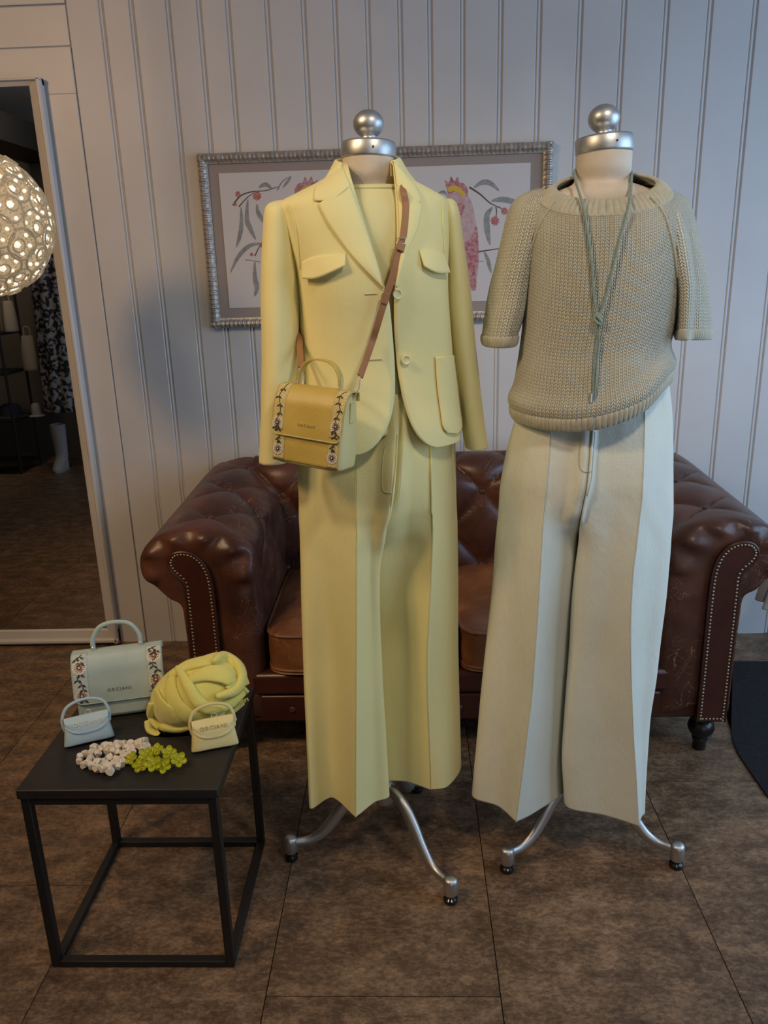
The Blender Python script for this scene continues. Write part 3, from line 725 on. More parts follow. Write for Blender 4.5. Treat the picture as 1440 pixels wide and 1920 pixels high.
# collar standing round the back of the neck
cr = []
for zz, rr in ((1.628, .062), (1.655, .0615), (1.672, .062), (1.677, .0655), (1.668, .070), (1.640, .083), (1.618, .098)):
    row = []
    for t in np.linspace(-38, 218, 60):
        q = math.radians(t); k = math.cos(math.radians((t-90)/128*90))
        z = zz if zz < 1.63 else 1.628+(zz-1.628)*(.55+.45*k)
        row.append((N1[0]-.002+rr*math.cos(q), 1.762+rr*.98*math.sin(q), z))
    cr.append(row)
P = catmull(np.array(cr), 26); V, F = grid_vf(P); obj('collar_stand', V, F, M_SUIT, jacket, solid=.002)
px_strip('pocket_flap', JK, [(566, 491), (585, 482), (612, 477), (648, 475)], [(566, 522), (590, 522), (616, 512), (646, 497)], M_SUIT, jacket, n=30, m=10, off=.004, lift=.012, solid=.003)
px_strip('pocket_flap', JK, [(786, 468), (802, 467), (818, 470), (834, 477)], [(797, 499), (812, 508), (828, 512), (845, 511)], M_SUIT, jacket, n=30, m=10, off=.004, lift=.010, solid=.003)
px_strip('patch_pocket', JK, [(816, 669), (819, 720), (826, 775), (830, 800), (838, 811)], [(849, 666), (855, 715), (862, 770), (865, 800), (857, 813)], M_SUIT, jacket, n=40, m=14, off=.004, lift=.001, bulge=.003, solid=.003)
nf = JK.normal()
def round_button(px, py, r=.0095):
    p = JK.hit(px, py, .007); q = Vector(-nf).to_track_quat('-Z', 'Y')
    V, F = lathe_vf([(.0025, -.006), (.0025, -.002), (r*.8, -.002), (r, 0), (r, .002), (r*.9, .0032), (r*.72, .0028), (r*.6, .0014), (r*.2, .001), (.0004, .001)], (0, 0, 0), 28)
    R = np.array(Vector(nf).to_track_quat('Z', 'Y').to_matrix()); V = np.array(V) @ R.T+p
    obj('button', V, F, M_BUTTON, jacket)
round_button(745, 552); round_button(761, 675)
M_HOLE = mat('buttonhole_thread', (.46, .40, .16), .8)
for a, b in (((684, 552), (706, 551)), ((688, 675), (716, 674))):
    pa, pb = JK.hit(*a, .0025), JK.hit(*b, .0025); tube('buttonhole', [pa, (pa+pb)/2, pb], .0011, M_HOLE, jacket, n=6)
for line in ([(541, 383), (553, 418), (559, 460), (562, 505)], [(830, 380), (830, 420), (833, 460), (836, 500)]):
    tube('armhole_seam', [JK.hit(*p, .0035) for p in catmull(line, 20)], .0016, M_SUIT, jacket, n=6)

# the top worn underneath
TP = Torso([(352, 640, 748, 1.755, .062), (375, 610, 775, 1.755, .085), (420, 590, 800, 1.755, .105), (500, 575, 815, 1.755, .118), (600, 585, 815, 1.755, .110), (700, 590, 815, 1.755, .105), (800, 585, 825, 1.755, .110)], 17, 2.3)
top = thing('crew_neck_shirt', 'plain yellow crew-neck top worn under the blazer', 'top', (N1[0], 1.75, 1.1))
zz = np.linspace(TP.T[0, 0], TP.T[-1, 0], 60); tt = np.linspace(0, 2*PI, 96, endpoint=False)
P = np.array([TP.pt(tt, z) for z in zz]); V, F = grid_vf(P, True); obj('body', V, [f[::-1] for f in F], M_TOP, top, solid=.002)
nb = TP.pt(np.linspace(0, 2*PI, 60, endpoint=False), TP.T[-1, 0]-.006, .0015)
tube('neckband', nb, .006, M_TOP, top, n=8, closed=True)

# trousers: two wide legs with pressed creases
def trousers(name, label, zs, legs, fly, matl, origin, waist=None, seeds=(3, 9)):
    t = thing(name, label, 'trousers', origin)
    for ctl, sd in zip(legs, seeds):
        P = leg_tube(zs, ctl, seed=sd); V, F = grid_vf(P, True)
        lg = obj('trouser_leg', V, F, matl, t, sharp=28, solid=.0018)
        # turned-up hem stitching
        q = P[-5]; tube('hem_stitch', q+(q-q.mean(0))*.004, .0007, matl, lg, n=5, closed=True)
    return t
zs1 = [1.20, 1.15, 1.10, 1.05, 1.0, .95, .92, .89, .85, .80, .70, .60, .50, .40, .30, .25, .220]
def const(v): return [(0.0, v), (2.0, v)]
L1 = [
 ([(700, 590), (740, 574), (800, 560), (870, 559), (1000, 564), (1150, 568), (1300, 573), (1525, 583)], [(.22, 1.605), (.6, 1.66), (1.1, 1.70)]),
 ([(780, 612), (1000, 612), (1525, 624)], [(.22, 1.645), (.6, 1.655), (.95, 1.648), (1.03, 1.652), (1.1, 1.675), (1.2, 1.69)]),
 ([(780, 664), (1528, 664)], [(.22, 1.578), (.6, 1.598), (.95, 1.616), (1.03, 1.632), (1.1, 1.665), (1.2, 1.68)]),
 ([(780, 669), (1528, 669)], [(.22, 1.577), (.6, 1.597), (.95, 1.615), (1.03, 1.631), (1.1, 1.664), (1.2, 1.679)]),
 ([(780, 705), (920, 702), (1000, 695), (1100, 690), (1528, 702)], [(.22, 1.625), (.6, 1.640), (.85, 1.636), (.95, 1.622), (1.03, 1.632), (1.1, 1.660), (1.2, 1.67)]),
 ([(780, 748), (840, 745), (925, 738), (960, 731), (1000, 722), (1040, 716), (1080, 711), (1150, 712), (1300, 718), (1490, 730)], [(.22, 1.652), (.6, 1.675), (.85, 1.658), (.93, 1.630), (1.0, 1.620), (1.04, 1.630), (1.1, 1.655), (1.2, 1.668)]),
 ([(780, 708), (925, 704), (1080, 690), (1490, 700)], [(.22, 1.73), (.6, 1.79), (.85, 1.80), (.93, 1.86), (1.1, 1.88)]),
 ([(780, 640), (1525, 650)], [(.22, 1.78), (.6, 1.83), (1.1, 1.86)]),
 ([(780, 575), (1525, 600)], [(.22, 1.71), (.6, 1.77), (1.1, 1.80)]),
]
R1 = [
 ([(700, 818), (740, 832), (800, 846), (900, 850), (1000, 855), (1200, 858), (1440, 862)], [(.22, 1.765), (.6, 1.79), (1.1, 1.81)]),
 ([(780, 845), (1000, 846), (1200, 845), (1440, 846)], [(.22, 1.84), (.6, 1.86), (1.1, 1.85)]),
 ([(780, 760), (1440, 790)], [(.22, 1.88), (.6, 1.90), (1.1, 1.90)]),
 ([(780, 716), (925, 708), (1080, 700), (1460, 722)], [(.22, 1.80), (.6, 1.83), (.85, 1.83), (.93, 1.86), (1.1, 1.88)]),
 ([(780, 748), (840, 745), (925, 738), (960, 724), (1000, 712), (1080, 702), (1460, 716)], [(.22, 1.72), (.6, 1.735), (.85, 1.682), (.93, 1.634), (1.0, 1.622), (1.04, 1.632), (1.1, 1.657), (1.2, 1.669)]),
 ([(780, 778), (925, 772), (1100, 755), (1460, 765)], [(.22, 1.705), (.6, 1.725), (.85, 1.69), (.95, 1.652), (1.03, 1.645), (1.1, 1.665), (1.2, 1.68)]),
 ([(780, 806), (880, 806), (1000, 808), (1100, 804), (1250, 797), (1400, 802), (1477, 804)], [(.22, 1.678), (.6, 1.672), (.95, 1.668), (1.03, 1.672), (1.1, 1.695), (1.2, 1.70)]),
 ([(780, 810), (880, 811), (1000, 813), (1100, 809), (1250, 802), (1400, 807), (1477, 809)], [(.22, 1.677), (.6, 1.672), (.95, 1.668), (1.03, 1.672), (1.1, 1.695), (1.2, 1.70)]),
 ([(780, 838), (1000, 842), (1440, 838)], [(.22, 1.688), (.6, 1.72), (1.1, 1.75), (1.2, 1.76)]),
]
tr1 = trousers('wide_trousers', 'pale yellow wide-leg trousers with pressed creases under the blazer', zs1, [L1, R1], None, M_SUIT_T, (N1[0], 1.75, .22))
M_SEAM1 = mat('yellow_seam', (.58, .54, .28), .8)
def ray_front(par, px, py, off=.0012):
    """nearest trouser surface along a view line"""
    best = None; o = np.array([0, 0, CAM_H]); dv = ray(px, py); dv = dv/np.linalg.norm(dv)
    for ch in par.children:
        if not ch.name.startswith('trouser_leg') and not ch.name.startswith('body'): continue
        lo = Vector(o-ORG[ch.name]); ok, loc, nrm, _ = ch.ray_cast(lo, Vector(dv))
        if ok:
            dist = (loc-lo).length
            if best is None or dist < best: best = dist
    return None if best is None else o+dv*(best-off)
def surf_line(name, par, pts, r, mt, n=30):
    bpy.context.view_layer.update()
    q = [ray_front(par, *p) for p in catmull(pts, n)]; q = [p for p in q if p is not None]
    if len(q) > 3: return tube(name, q, r, mt, par, n=6)
surf_line('fly_edge', tr1, [(722, 836), (717, 870), (716, 905), (720, 922), (735, 925)], .0009, M_SEAM1)
surf_line('front_seam', tr1, [(745, 815), (741, 880), (736, 925), (733, 950)], .0009, M_SEAM1)
tube('waistband', [(p[0], p[1], 1.185) for p in TP.pt(np.linspace(0, 2*PI, 48, endpoint=False), 1.185, -.004)], .014, M_SUIT_T, tr1, n=10, closed=True, flat=1.0)

# ------------------------------------------------------------------ sweater outfit
def knit_mat(name, col, col2, sx=.0084, sy=.0070, strength=1.0, rib=False):
    """stockinette: columns of V stitches; uv in metres"""
    m = mat(name, col, .85, spec=.2, sheen=.3); nt, b = nodes_of(m)
    tc = nt.nodes.new('ShaderNodeTexCoord'); sp = nt.nodes.new('ShaderNodeSeparateXYZ'); nt.links.new(tc.outputs['UV'], sp.inputs[0])
    wn = nt.nodes.new('ShaderNodeTexNoise'); wn.inputs['Scale'].default_value = 25; nt.links.new(tc.outputs['Object'], wn.inputs['Vector'])
    u = math_node(nt, 'MULTIPLY_ADD', wn.outputs[0], .35, math_node(nt, 'DIVIDE', sp.outputs[0], sx)); v = math_node(nt, 'MULTIPLY_ADD', wn.outputs[0], .5, math_node(nt, 'DIVIDE', sp.outputs[1], sy))
    s = math_node(nt, 'ABSOLUTE', math_node(nt, 'SUBTRACT', math_node(nt, 'FRACT', u), .5))
    leg = math_node(nt, 'POWER', math_node(nt, 'ABSOLUTE', math_node(nt, 'SINE', math_node(nt, 'MULTIPLY', u, 2*PI))), .6)
    row = math_node(nt, 'ABSOLUTE', math_node(nt, 'SINE', math_node(nt, 'MULTIPLY', math_node(nt, 'MULTIPLY_ADD', s, -1.5, v), PI)))
    row = math_node(nt, 'POWER', row, .7)
    h = math_node(nt, 'MULTIPLY', leg, math_node(nt, 'MULTIPLY_ADD', row, .65, .35))
    fz = nt.nodes.new('ShaderNodeTexNoise'); fz.inputs['Scale'].default_value = 900; fz.inputs['Detail'].default_value = 2; nt.links.new(tc.outputs['Object'], fz.inputs['Vector'])
    h = math_node(nt, 'MULTIPLY_ADD', fz.outputs[0], .18, h)
    bp = nt.nodes.new('ShaderNodeBump'); bp.inputs['Strength'].default_value = strength; bp.inputs['Distance'].default_value = .0062
    nt.links.new(h, bp.inputs['Height']); nt.links.new(bp.outputs[0], b.inputs['Normal'])
    n = nt.nodes.new('ShaderNodeTexNoise'); n.inputs['Scale'].default_value = 60; n.inputs['Detail'].default_value = 4; nt.links.new(tc.outputs['Object'], n.inputs['Vector'])
    mx = nt.nodes.new('ShaderNodeMix'); mx.data_type = 'RGBA'; nt.links.new(n.outputs[0], mx.inputs['Factor']); mx.inputs['A'].default_value = (*col, 1); mx.inputs['B'].default_value = (*col2, 1)
    nt.links.new(mx.outputs['Result'], b.inputs['Base Color'])
    return m
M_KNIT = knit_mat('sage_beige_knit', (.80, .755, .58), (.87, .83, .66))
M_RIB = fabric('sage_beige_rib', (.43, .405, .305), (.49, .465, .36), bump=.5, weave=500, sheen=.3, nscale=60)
sweater = thing('knit_sweater', 'chunky short-sleeved sage-beige knitted sweater on the right dress form', 'sweater', (N2[0], 1.77, 1.08))
SW = Torso([(330, 1076, 1186, 1.775, .075), (345, 1052, 1208, 1.775, .094), (370, 1010, 1256, 1.775, .115), (395, 990, 1278, 1.775, .126), (430, 986, 1282, 1.77, .138), (480, 985, 1280, 1.77, .146), (540, 985, 1272, 1.77, .148), (600, 983, 1262, 1.77, .144), (650, 978, 1250, 1.77, .142), (690, 972, 1252, 1.77, .150), (730, 966, 1256, 1.77, .156), (770, 964, 1252, 1.77, .156), (800, 966, 1246, 1.77, .15), (830, 972, 1240, 1.77, .146)], -12, 2.3)
NU, NV = 260, 230
tt = np.linspace(0, 2*PI, NU, endpoint=False)
# lower edge rises towards the viewer's right; upper edge is the neckline, lower in front
hem_px = [(963, 768), (1010, 782), (1060, 787), (1107, 785), (1150, 770), (1197, 750), (1243, 700)]
zh = []
for t in tt:
    q = SW.pt(np.array([t]), 1.10)[0]; pxy = project(q)[0]
    if math.sin(t) < .15:
        py = np.interp(pxy[0], *zip(*hem_px)); h = SW.hit(float(np.clip(pxy[0], 972, 1240)), py); zh.append(h[2])
    else: zh.append(np.nan)
zh = np.array(zh); good = ~np.isnan(zh)
zh[~good] = np.interp(tt[~good], np.r_[tt[good]-2*PI, tt[good], tt[good]+2*PI], np.tile(zh[good], 3))
k = np.hanning(31); k /= k.sum(); zh = np.convolve(np.r_[zh[-15:], zh, zh[:15]], k, 'valid')
zn = 1.600-.062*np.clip(-np.sin(tt), 0, 1)**1.3+.004*np.sin(tt)
P = np.empty((NV, NU, 3))
for j in range(NV):
    f = j/(NV-1); zrow = zn*(1-f)+zh*f
    cx, cy, a, b = SW.row(zrow); x, y = SW._se(tt, a, b); c, q = math.cos(SW.phi), math.sin(SW.phi)
    P[j] = np.stack([cx+x*c-y*q, cy+x*q+y*c, zrow], -1)
d = P-P.mean(1, keepdims=True); d[..., 2] = 0; d /= np.linalg.norm(d, axis=2, keepdims=True)
P += d*(fnoise(P*np.array([1, 1, .6]), 17, 21, 2)*.004*np.clip((1.56-P[..., 2])/.1, 0, 1))[..., None]
# blouson fold just above the rib on the viewer's right
fz = np.exp(-((P[..., 2]-(zh[None]+.018))/.022)**2); P += d*(fz*.010)[..., None]
V, F = grid_vf(P, True); uv = grid_uv(P, True)
loopuv = []
uw = (P[NV//2, 0]-P[NV//2, -1]); ulast = uv[NU-1, 0]+np.linalg.norm(uw)
for fc in F:
    us = [uv[i] for i in fc]
    wrap = max(u[0] for u in us)-min(u[0] for u in us) > ulast/2
    for u in us: loopuv.append((ulast if wrap and u[0] < ulast/2 else u[0], u[1]))
obj('body', V, F, M_KNIT, sweater, uv=np.array(loopuv), solid=.003)
def rib_band(name, top, bottom, out, n_rib, par, amp=.0026, rows=14, puff=.0022, closed=True):
    """band of vertical ribs between two closed curves; out = outward directions"""
    m = len(top); rr = []
    for j in range(rows):
        f = j/(rows-1); base = top*(1-f)+bottom*f
        prof = puff*math.sin(PI*f)**.5
        w = amp*(np.abs(np.sin(np.linspace(0, n_rib*PI, m, endpoint=not closed)))*1.5-.6)
        rr.append(base+out*(prof+w*(math.sin(PI*min(max(f, .04), .96))**.35))[:, None])
    V, F = grid_vf(np.array(rr), closed); return obj(name, V, F, M_RIB, par, sharp=75, solid=.003)
M = 900
def resample(C, m): return catmull(C, m, True)
bt = resample(P[-1], M); dd = resample(d[-1], M); bb = bt+dd*(-.006)+np.array([0, 0, -.0])
hb = np.interp(bt[:, 0], [bt[:, 0].min(), bt[:, 0].max()], [.024, .028])
bb[:, 2] -= hb
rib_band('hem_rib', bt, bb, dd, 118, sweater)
# neck band from the seam up to the neckline
tp = resample(P[0], M); outn = resample(d[0], M)
ctr = np.array([N2[0], 1.772, 0]); inn = tp.copy(); v = inn-ctr; v[:, 2] = 0; L = np.linalg.norm(v, axis=1, keepdims=True)
inn = tp-v/L*.031; inn[:, 2] = tp[:, 2]+.019+.012*np.clip(-np.sin(np.linspace(0, 2*PI, M, endpoint=False)), 0, 1)
nrm = v/L*.72+np.array([0, 0, .69])
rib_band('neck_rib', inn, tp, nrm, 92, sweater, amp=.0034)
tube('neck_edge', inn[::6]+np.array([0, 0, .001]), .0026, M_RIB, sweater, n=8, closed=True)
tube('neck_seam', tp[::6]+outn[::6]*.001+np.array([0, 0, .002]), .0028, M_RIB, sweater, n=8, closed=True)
# sleeves
def knit_sleeve(lv, seed, ribs):
    P = loft(lv, 120, 90); c = P.mean(1, keepdims=True); dd = P-c; dd /= np.linalg.norm(dd, axis=2, keepdims=True)+1e-9
    P = P+dd*(fnoise(P, 22, seed, 2)*.003)[..., None]
    V, F = grid_vf(P, True); uv = grid_uv(P, True); L = uv[119, 0]+np.linalg.norm(P[45, 0]-P[45, -1]); lu = []
    for fc in F:
        us = [uv[i] for i in fc]; w = max(u[0] for u in us)-min(u[0] for u in us) > L/2
        for u in us: lu.append((L if w and u[0] < L/2 else u[0], u[1]))
    s = obj('sleeve', V, F, M_KNIT, sweater, uv=np.array(lu), solid=.003)
    e = resample(P[-1], 400); o = resample(dd[-1], 400); o[:, 2] = 0; o /= np.linalg.norm(o, axis=1, keepdims=True); b2 = e-o*.003; b2[:, 2] -= .020
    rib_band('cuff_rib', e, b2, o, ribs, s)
def ring_px(py, pts): return [at(px, py, Y) for px, Y in pts]
def ellipse_ring(py, L, R, Y, dep, sk=0.0):
    a, b = at(L, py, Y), at(R, py, Y); c = (a+b)/2; h = (b[0]-a[0])/2
    return [(c[0]+h*math.cos(t), c[1]+dep*math.sin(t)+sk*math.cos(t), c[2]) for t in np.linspace(0, 2*PI, 16, endpoint=False)]
knit_sleeve([ellipse_ring(356, 1006, 1014, 1.795, .006), ellipse_ring(363, 988, 1030, 1.795, .045), ellipse_ring(375, 968, 1030, 1.80, .062), ellipse_ring(400, 955, 1025, 1.80, .075), ellipse_ring(440, 945, 1015, 1.80, .082), ellipse_ring(490, 933, 1003, 1.80, .082), ellipse_ring(540, 920, 994, 1.80, .080), ellipse_ring(590, 911, 982, 1.79, .076), ellipse_ring(628, 906, 969, 1.785, .072)], 31, 46)
lv = [ring_px(354, [(1238+4*math.cos(t), 1.74+.004*math.sin(t)) for t in np.linspace(0, 2*PI, 9, endpoint=False)])]
for py, x0, x1, xf, dz in ((360, 1222, 1262, 1242, .04), (375, 1225, 1287, 1262, .055), (400, 1232, 1298, 1278, .062), (440, 1245, 1308, 1288, .070), (490, 1258, 1319, 1296, .076), (540, 1268, 1327, 1301, .076), (585, 1269, 1331, 1299, .074), (618, 1268, 1333, 1297, .072)):
    w = (x1-x0)
    # front lobe, the fold line, then the far half of the sleeve
    lv.append(ring_px(py, [(x0, 1.735), (x0+.12*w, 1.735-dz), (xf-.12*w, 1.735-dz*1.15), (xf, 1.735-dz*.55), (xf+.5*(x1-xf), 1.735-dz*.35), (x1, 1.735+dz*.3), (x1-.15*w, 1.735+dz*.95), (x0+.45*w, 1.735+dz*1.1), (x0+.08*w, 1.735+dz*.7)]))
knit_sleeve(lv, 37, 46)
# raglan seams
for line in ([(1040, 379), (1018, 410), (1003, 445), (993, 480), (987, 520), (985, 555)], [(1220, 369), (1245, 400), (1258, 440), (1266, 480), (1270, 520)]):
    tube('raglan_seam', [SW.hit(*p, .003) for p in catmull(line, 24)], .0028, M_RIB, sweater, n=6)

M_MINT = fabric('pale_mint_linen', (.67, .67, .565), (.72, .73, .63), bump=.7, weave=700)
M_SEAM2 = mat('mint_seam', (.40, .42, .34), .8)
zs2 = [1.24, 1.20, 1.14, 1.06, 1.0, .96, .93, .90, .86, .80, .70, .60, .50, .40, .30, .22, .167]
L2 = [
 ([(680, 1005), (740, 985), (790, 966), (820, 958), (900, 940), (1100, 925), (1300, 905), (1490, 888)], [(.167, 1.715), (.6, 1.75), (1.1, 1.79)]),
 ([(760, 995), (900, 980), (1100, 966), (1300, 950), (1507, 934)], [(.167, 1.678), (.6, 1.695), (1.04, 1.700), (1.1, 1.72), (1.24, 1.73)]),
 ([(760, 1032), (820, 1031), (983, 1016), (1150, 1006), (1302, 995), (1430, 980), (1540, 966)], [(.167, 1.622), (.6, 1.632), (.95, 1.650), (1.04, 1.652), (1.1, 1.68), (1.24, 1.70)]),
 ([(760, 1036), (820, 1035), (983, 1020), (1150, 1010), (1302, 999), (1430, 984), (1540, 970)], [(.167, 1.621), (.6, 1.632), (.95, 1.650), (1.04, 1.652), (1.1, 1.68), (1.24, 1.70)]),
 ([(760, 1075), (900, 1068), (983, 1050), (1150, 1038), (1302, 1026), (1527, 1004)], [(.167, 1.655), (.6, 1.680), (.85, 1.675), (.95, 1.650), (1.04, 1.650), (1.1, 1.675), (1.24, 1.69)]),
 ([(760, 1115), (820, 1112), (900, 1106), (935, 1099), (1010, 1082), (1100, 1076), (1250, 1070), (1400, 1062), (1470, 1056)], [(.167, 1.74), (.6, 1.74), (.85, 1.72), (.93, 1.66), (1.0, 1.645), (1.04, 1.650), (1.1, 1.675), (1.24, 1.69)]),
 ([(760, 1140), (935, 1130), (1010, 1075), (1250, 1050), (1470, 1020)], [(.167, 1.82), (.6, 1.84), (.85, 1.85), (.93, 1.90), (1.1, 1.91)]),
 ([(760, 1040), (1000, 1020), (1500, 960)], [(.167, 1.86), (.6, 1.90), (1.1, 1.92)]),
 ([(760, 985), (1000, 950), (1500, 900)], [(.167, 1.79), (.6, 1.83), (1.1, 1.87)]),
]
R2 = [
 ([(660, 1205), (700, 1228), (730, 1246), (760, 1256), (820, 1261), (956, 1259), (1131, 1247), (1279, 1230), (1365, 1216), (1450, 1211), (1535, 1208)], [(.167, 1.655), (.6, 1.70), (1.1, 1.74)]),
 ([(760, 1250), (956, 1250), (1279, 1215), (1535, 1195)], [(.167, 1.74), (.6, 1.79), (1.1, 1.83)]),
 ([(760, 1190), (1000, 1180), (1535, 1140)], [(.167, 1.82), (.6, 1.87), (1.1, 1.90)]),
 ([(760, 1140), (935, 1130), (1010, 1105), (1250, 1085), (1470, 1075)], [(.167, 1.79), (.6, 1.82), (.85, 1.84), (.93, 1.89), (1.1, 1.91)]),
 ([(760, 1115), (820, 1112), (900, 1106), (935, 1100), (1000, 1090), (1100, 1074), (1300, 1064), (1465, 1060)], [(.167, 1.72), (.6, 1.725), (.85, 1.715), (.93, 1.66), (1.0, 1.645), (1.04, 1.650), (1.1, 1.675), (1.24, 1.69)]),
 ([(760, 1126), (900, 1118), (960, 1102), (1090, 1093), (1200, 1082), (1300, 1070), (1430, 1062), (1510, 1068)], [(.167, 1.668), (.6, 1.668), (.85, 1.660), (.95, 1.640), (1.04, 1.645), (1.1, 1.672), (1.24, 1.69)]),
 ([(760, 1165), (1000, 1150), (1300, 1128), (1530, 1132)], [(.167, 1.642), (.6, 1.648), (1.04, 1.640), (1.1, 1.667), (1.24, 1.69)]),
 ([(760, 1205), (820, 1205), (937, 1201), (1092, 1183), (1190, 1179), (1365, 1183), (1430, 1188), (1550, 1194)], [(.167, 1.603), (.6, 1.615), (1.04, 1.635), (1.1, 1.667), (1.24, 1.70)]),
 ([(760, 1209), (820, 1209), (937, 1205), (1092, 1187), (1190, 1183), (1365, 1187), (1430, 1191), (1550, 1197)], [(.167, 1.603), (.6, 1.615), (1.04, 1.635), (1.1, 1.667), (1.24, 1.70)]),
 ([(760, 1236), (956, 1230), (1131, 1214), (1279, 1205), (1365, 1201), (1540, 1203)], [(.167, 1.634), (.6, 1.662), (1.04, 1.672), (1.1, 1.70), (1.24, 1.72)]),
]
tr2 = trousers('wide_trousers', 'pale mint linen wide-leg trousers under the knitted sweater', zs2, [L2, R2], None, M_MINT, (N2[0], 1.77, .167), seeds=(14, 27))
surf_line('fly_edge', tr2, [(1090, 815), (1086, 850), (1087, 875), (1096, 885), (1110, 884)], .0009, M_SEAM2)
surf_line('front_seam', tr2, [(1115, 810), (1112, 860), (1108, 900), (1101, 930)], .0010, M_SEAM2)
# cord necklace knotted at the chest
M_CORD = mat('sea_green_cord', (.20, .27, .235), .7, col2=(.27, .34, .30), nscale=200, bump=.5, bscale=500)
neckl = thing('cord_necklace', 'sea-green leather cord necklace knotted on the sweater front', 'necklace', SW.hit(1122, 600, .01))
kn = SW.hit(1121, 598, .011)
def sw(px, py, o=.010): return SW.hit(px, py, o)
sideL, sideR = at(1078, 322, 1.735), at(1183, 322, 1.735)
loop = [at(1130, 312, 1.845), at(1095, 313, 1.82), at(1078, 320, 1.775), at(1079, 338, 1.715), sw(1093, 385, .012), sw(1103, 440), sw(1110, 500), sw(1114, 560), kn]
tube('cord', loop, .0026, M_CORD, neckl, n=8, samples=70)
loop = [at(1130, 312, 1.845), at(1165, 312, 1.82), at(1183, 320, 1.775), at(1184, 340, 1.715), sw(1180, 385, .012), sw(1165, 440), sw(1150, 500), sw(1135, 560), kn]
tube('cord', loop, .0026, M_CORD, neckl, n=8, samples=70)
kp = [sw(1117, 590, .012), sw(1124, 598, .017), sw(1127, 608, .014), sw(1121, 606, .018), sw(1115, 598, .014), sw(1120, 588, .012), sw(1126, 596, .012), sw(1122, 611, .012)]
tube('knot', kp, .0034, M_CORD, neckl, n=8, samples=50)
tube('cord_tail', [kn, sw(1119, 640), sw(1114, 690), sw(1112, 740), sw(1109, 775)], .0021, M_CORD, neckl, n=8, samples=40)
tl = tube('cord_tail', [kn, sw(1123, 640), sw(1119, 690), sw(1116, 740), sw(1113, 785), sw(1111, 800)], .0021, M_CORD, neckl, n=8, samples=40)
tube('cord_tip', [sw(1108, 738, .012), sw(1107, 755, .012)], .0034, M_SILVER, neckl, n=10)

# ------------------------------------------------------------------ side table
M_TABLETOP = mat('black_stained_top', (.014, .012, .011), .45, col2=(.020, .017, .016), nscale=30, stretch=(1, 6, 1), bump=.08, bscale=120)
M_STEEL = mat('black_steel', (.010, .009, .009), .45)
TX0, TX1, TY0, TY1, TZ = -.814, -.401, 1.352, 1.758, .460
table = thing('side_table', 'square black side table with open steel frame and accessories on top', 'table', ((TX0+TX1)/2, (TY0+TY1)/2, 0))
box('table_top', (TX0, TY0, TZ-.022), (TX1, TY1, TZ), M_TABLETOP, table, bevel=.0025)
q = .0095; zt_ = TZ-.0235
X = (TX0+.004+q, TX1-.004-q); Yy = (TY0+.004+q, TY1-.004-q)
for x in X:
    for y in Yy: box('leg', (x-q, y-q, 0), (x+q, y+q, zt_), M_STEEL, table, bevel=.002)
for z0, z1 in ((.0005, .017), (zt_-.015, zt_-.0005)):
    for y in Yy: box('frame_bar', (X[0]+q, y-q, z0), (X[1]-q, y+q, z1), M_STEEL, table, bevel=.0015)
    for x in X: box('frame_bar', (x-q, Yy[0]+q, z0), (x+q, Yy[1]-q, z1), M_STEEL, table, bevel=.0015)

# ------------------------------------------------------------------ bags
M_GOLD = mat('polished_metal', (.72, .66, .54), .32, .75)
def leather(name, c, c2, rough=.5, b=.15): return mat(name, c, rough, col2=c2, nscale=12, bump=b, bscale=260, spec=.4)
M_YBAG = leather('mustard_yellow_leather', (.50, .36, .075), (.57, .42, .11), .42)
M_YSIDE = leather('yellow_gusset_leather', (.55, .48, .20), (.60, .53, .25), .5)
M_TAN = leather('tan_strap_leather', (.28, .125, .050), (.35, .165, .07), .5)
M_BBAG = leather('pale_blue_leather', (.37, .46, .43), (.43, .52, .49), .5)
M_BSIDE = leather('pale_blue_gusset', (.36, .44, .41), (.41, .49, .46), .55)
M_BMINI = leather('sky_blue_leather', (.37, .49, .53), (.44, .56, .60), .45)
M_YMINI = leather('soft_yellow_leather', (.66, .56, .24), (.72, .62, .30), .45)
def band_mat(name, c, c2):
    m = mat(name, c, .8, bump=.5, bscale=900); nt, b = nodes_of(m); tc = nt.nodes.new('ShaderNodeTexCoord')
    v = nt.nodes.new('ShaderNodeTexVoronoi'); v.inputs['Scale'].default_value = 260; nt.links.new(tc.outputs['Object'], v.inputs['Vector'])
    r = nt.nodes.new('ShaderNodeValToRGB'); r.color_ramp.elements[0].position = .28; r.color_ramp.elements[1].position = .42; r.color_ramp.elements[0].color = (*c2, 1); r.color_ramp.elements[1].color = (*c, 1)
    nt.links.new(v.outputs['Distance'], r.inputs[0]); nt.links.new(r.outputs[0], b.inputs['Base Color']); return m
M_YBAND = band_mat('yellow_lace_band', (.58, .47, .17), (.70, .62, .40)); M_BBAND = band_mat('blue_lace_band', (.44, .52, .48), (.62, .64, .58))
M_PETAL = mat('cream_embroidery', (.74, .68, .58), .8, bump=.6, bscale=900)
M_STITCH = mat('brown_embroidery', (.085, .035, .022), .8)
M_STITCH2 = mat('rust_embroidery', (.22, .075, .035), .8)
M_VINE = mat('dark_vine_embroidery', (.050, .040, .034), .8)
M_LETTER = mat('pale_gilt_lettering', (.80, .74, .58), .35, .2)
M_LETTER_Y = mat('yellow_embossed_lettering', (.42, .34, .12), .5)
M_LETTER_D = mat('grey_gilt_lettering', (.24, .23, .19), .35, .4)
M_SPARK = mat('pearl_bead', (.80, .76, .68), .25)
def pose(origin, yaw=0, roll=0, pitch=0):
    return Matrix.Translation(Vector(origin)) @ Matrix.Rotation(yaw, 4, 'Z') @ Matrix.Rotation(roll, 4, 'Y') @ Matrix.Rotation(pitch, 4, 'X')
def tf(Mx, V):
    V = np.asarray(V, float); A = np.array(Mx); return V @ A[:3, :3].T+A[:3, 3]
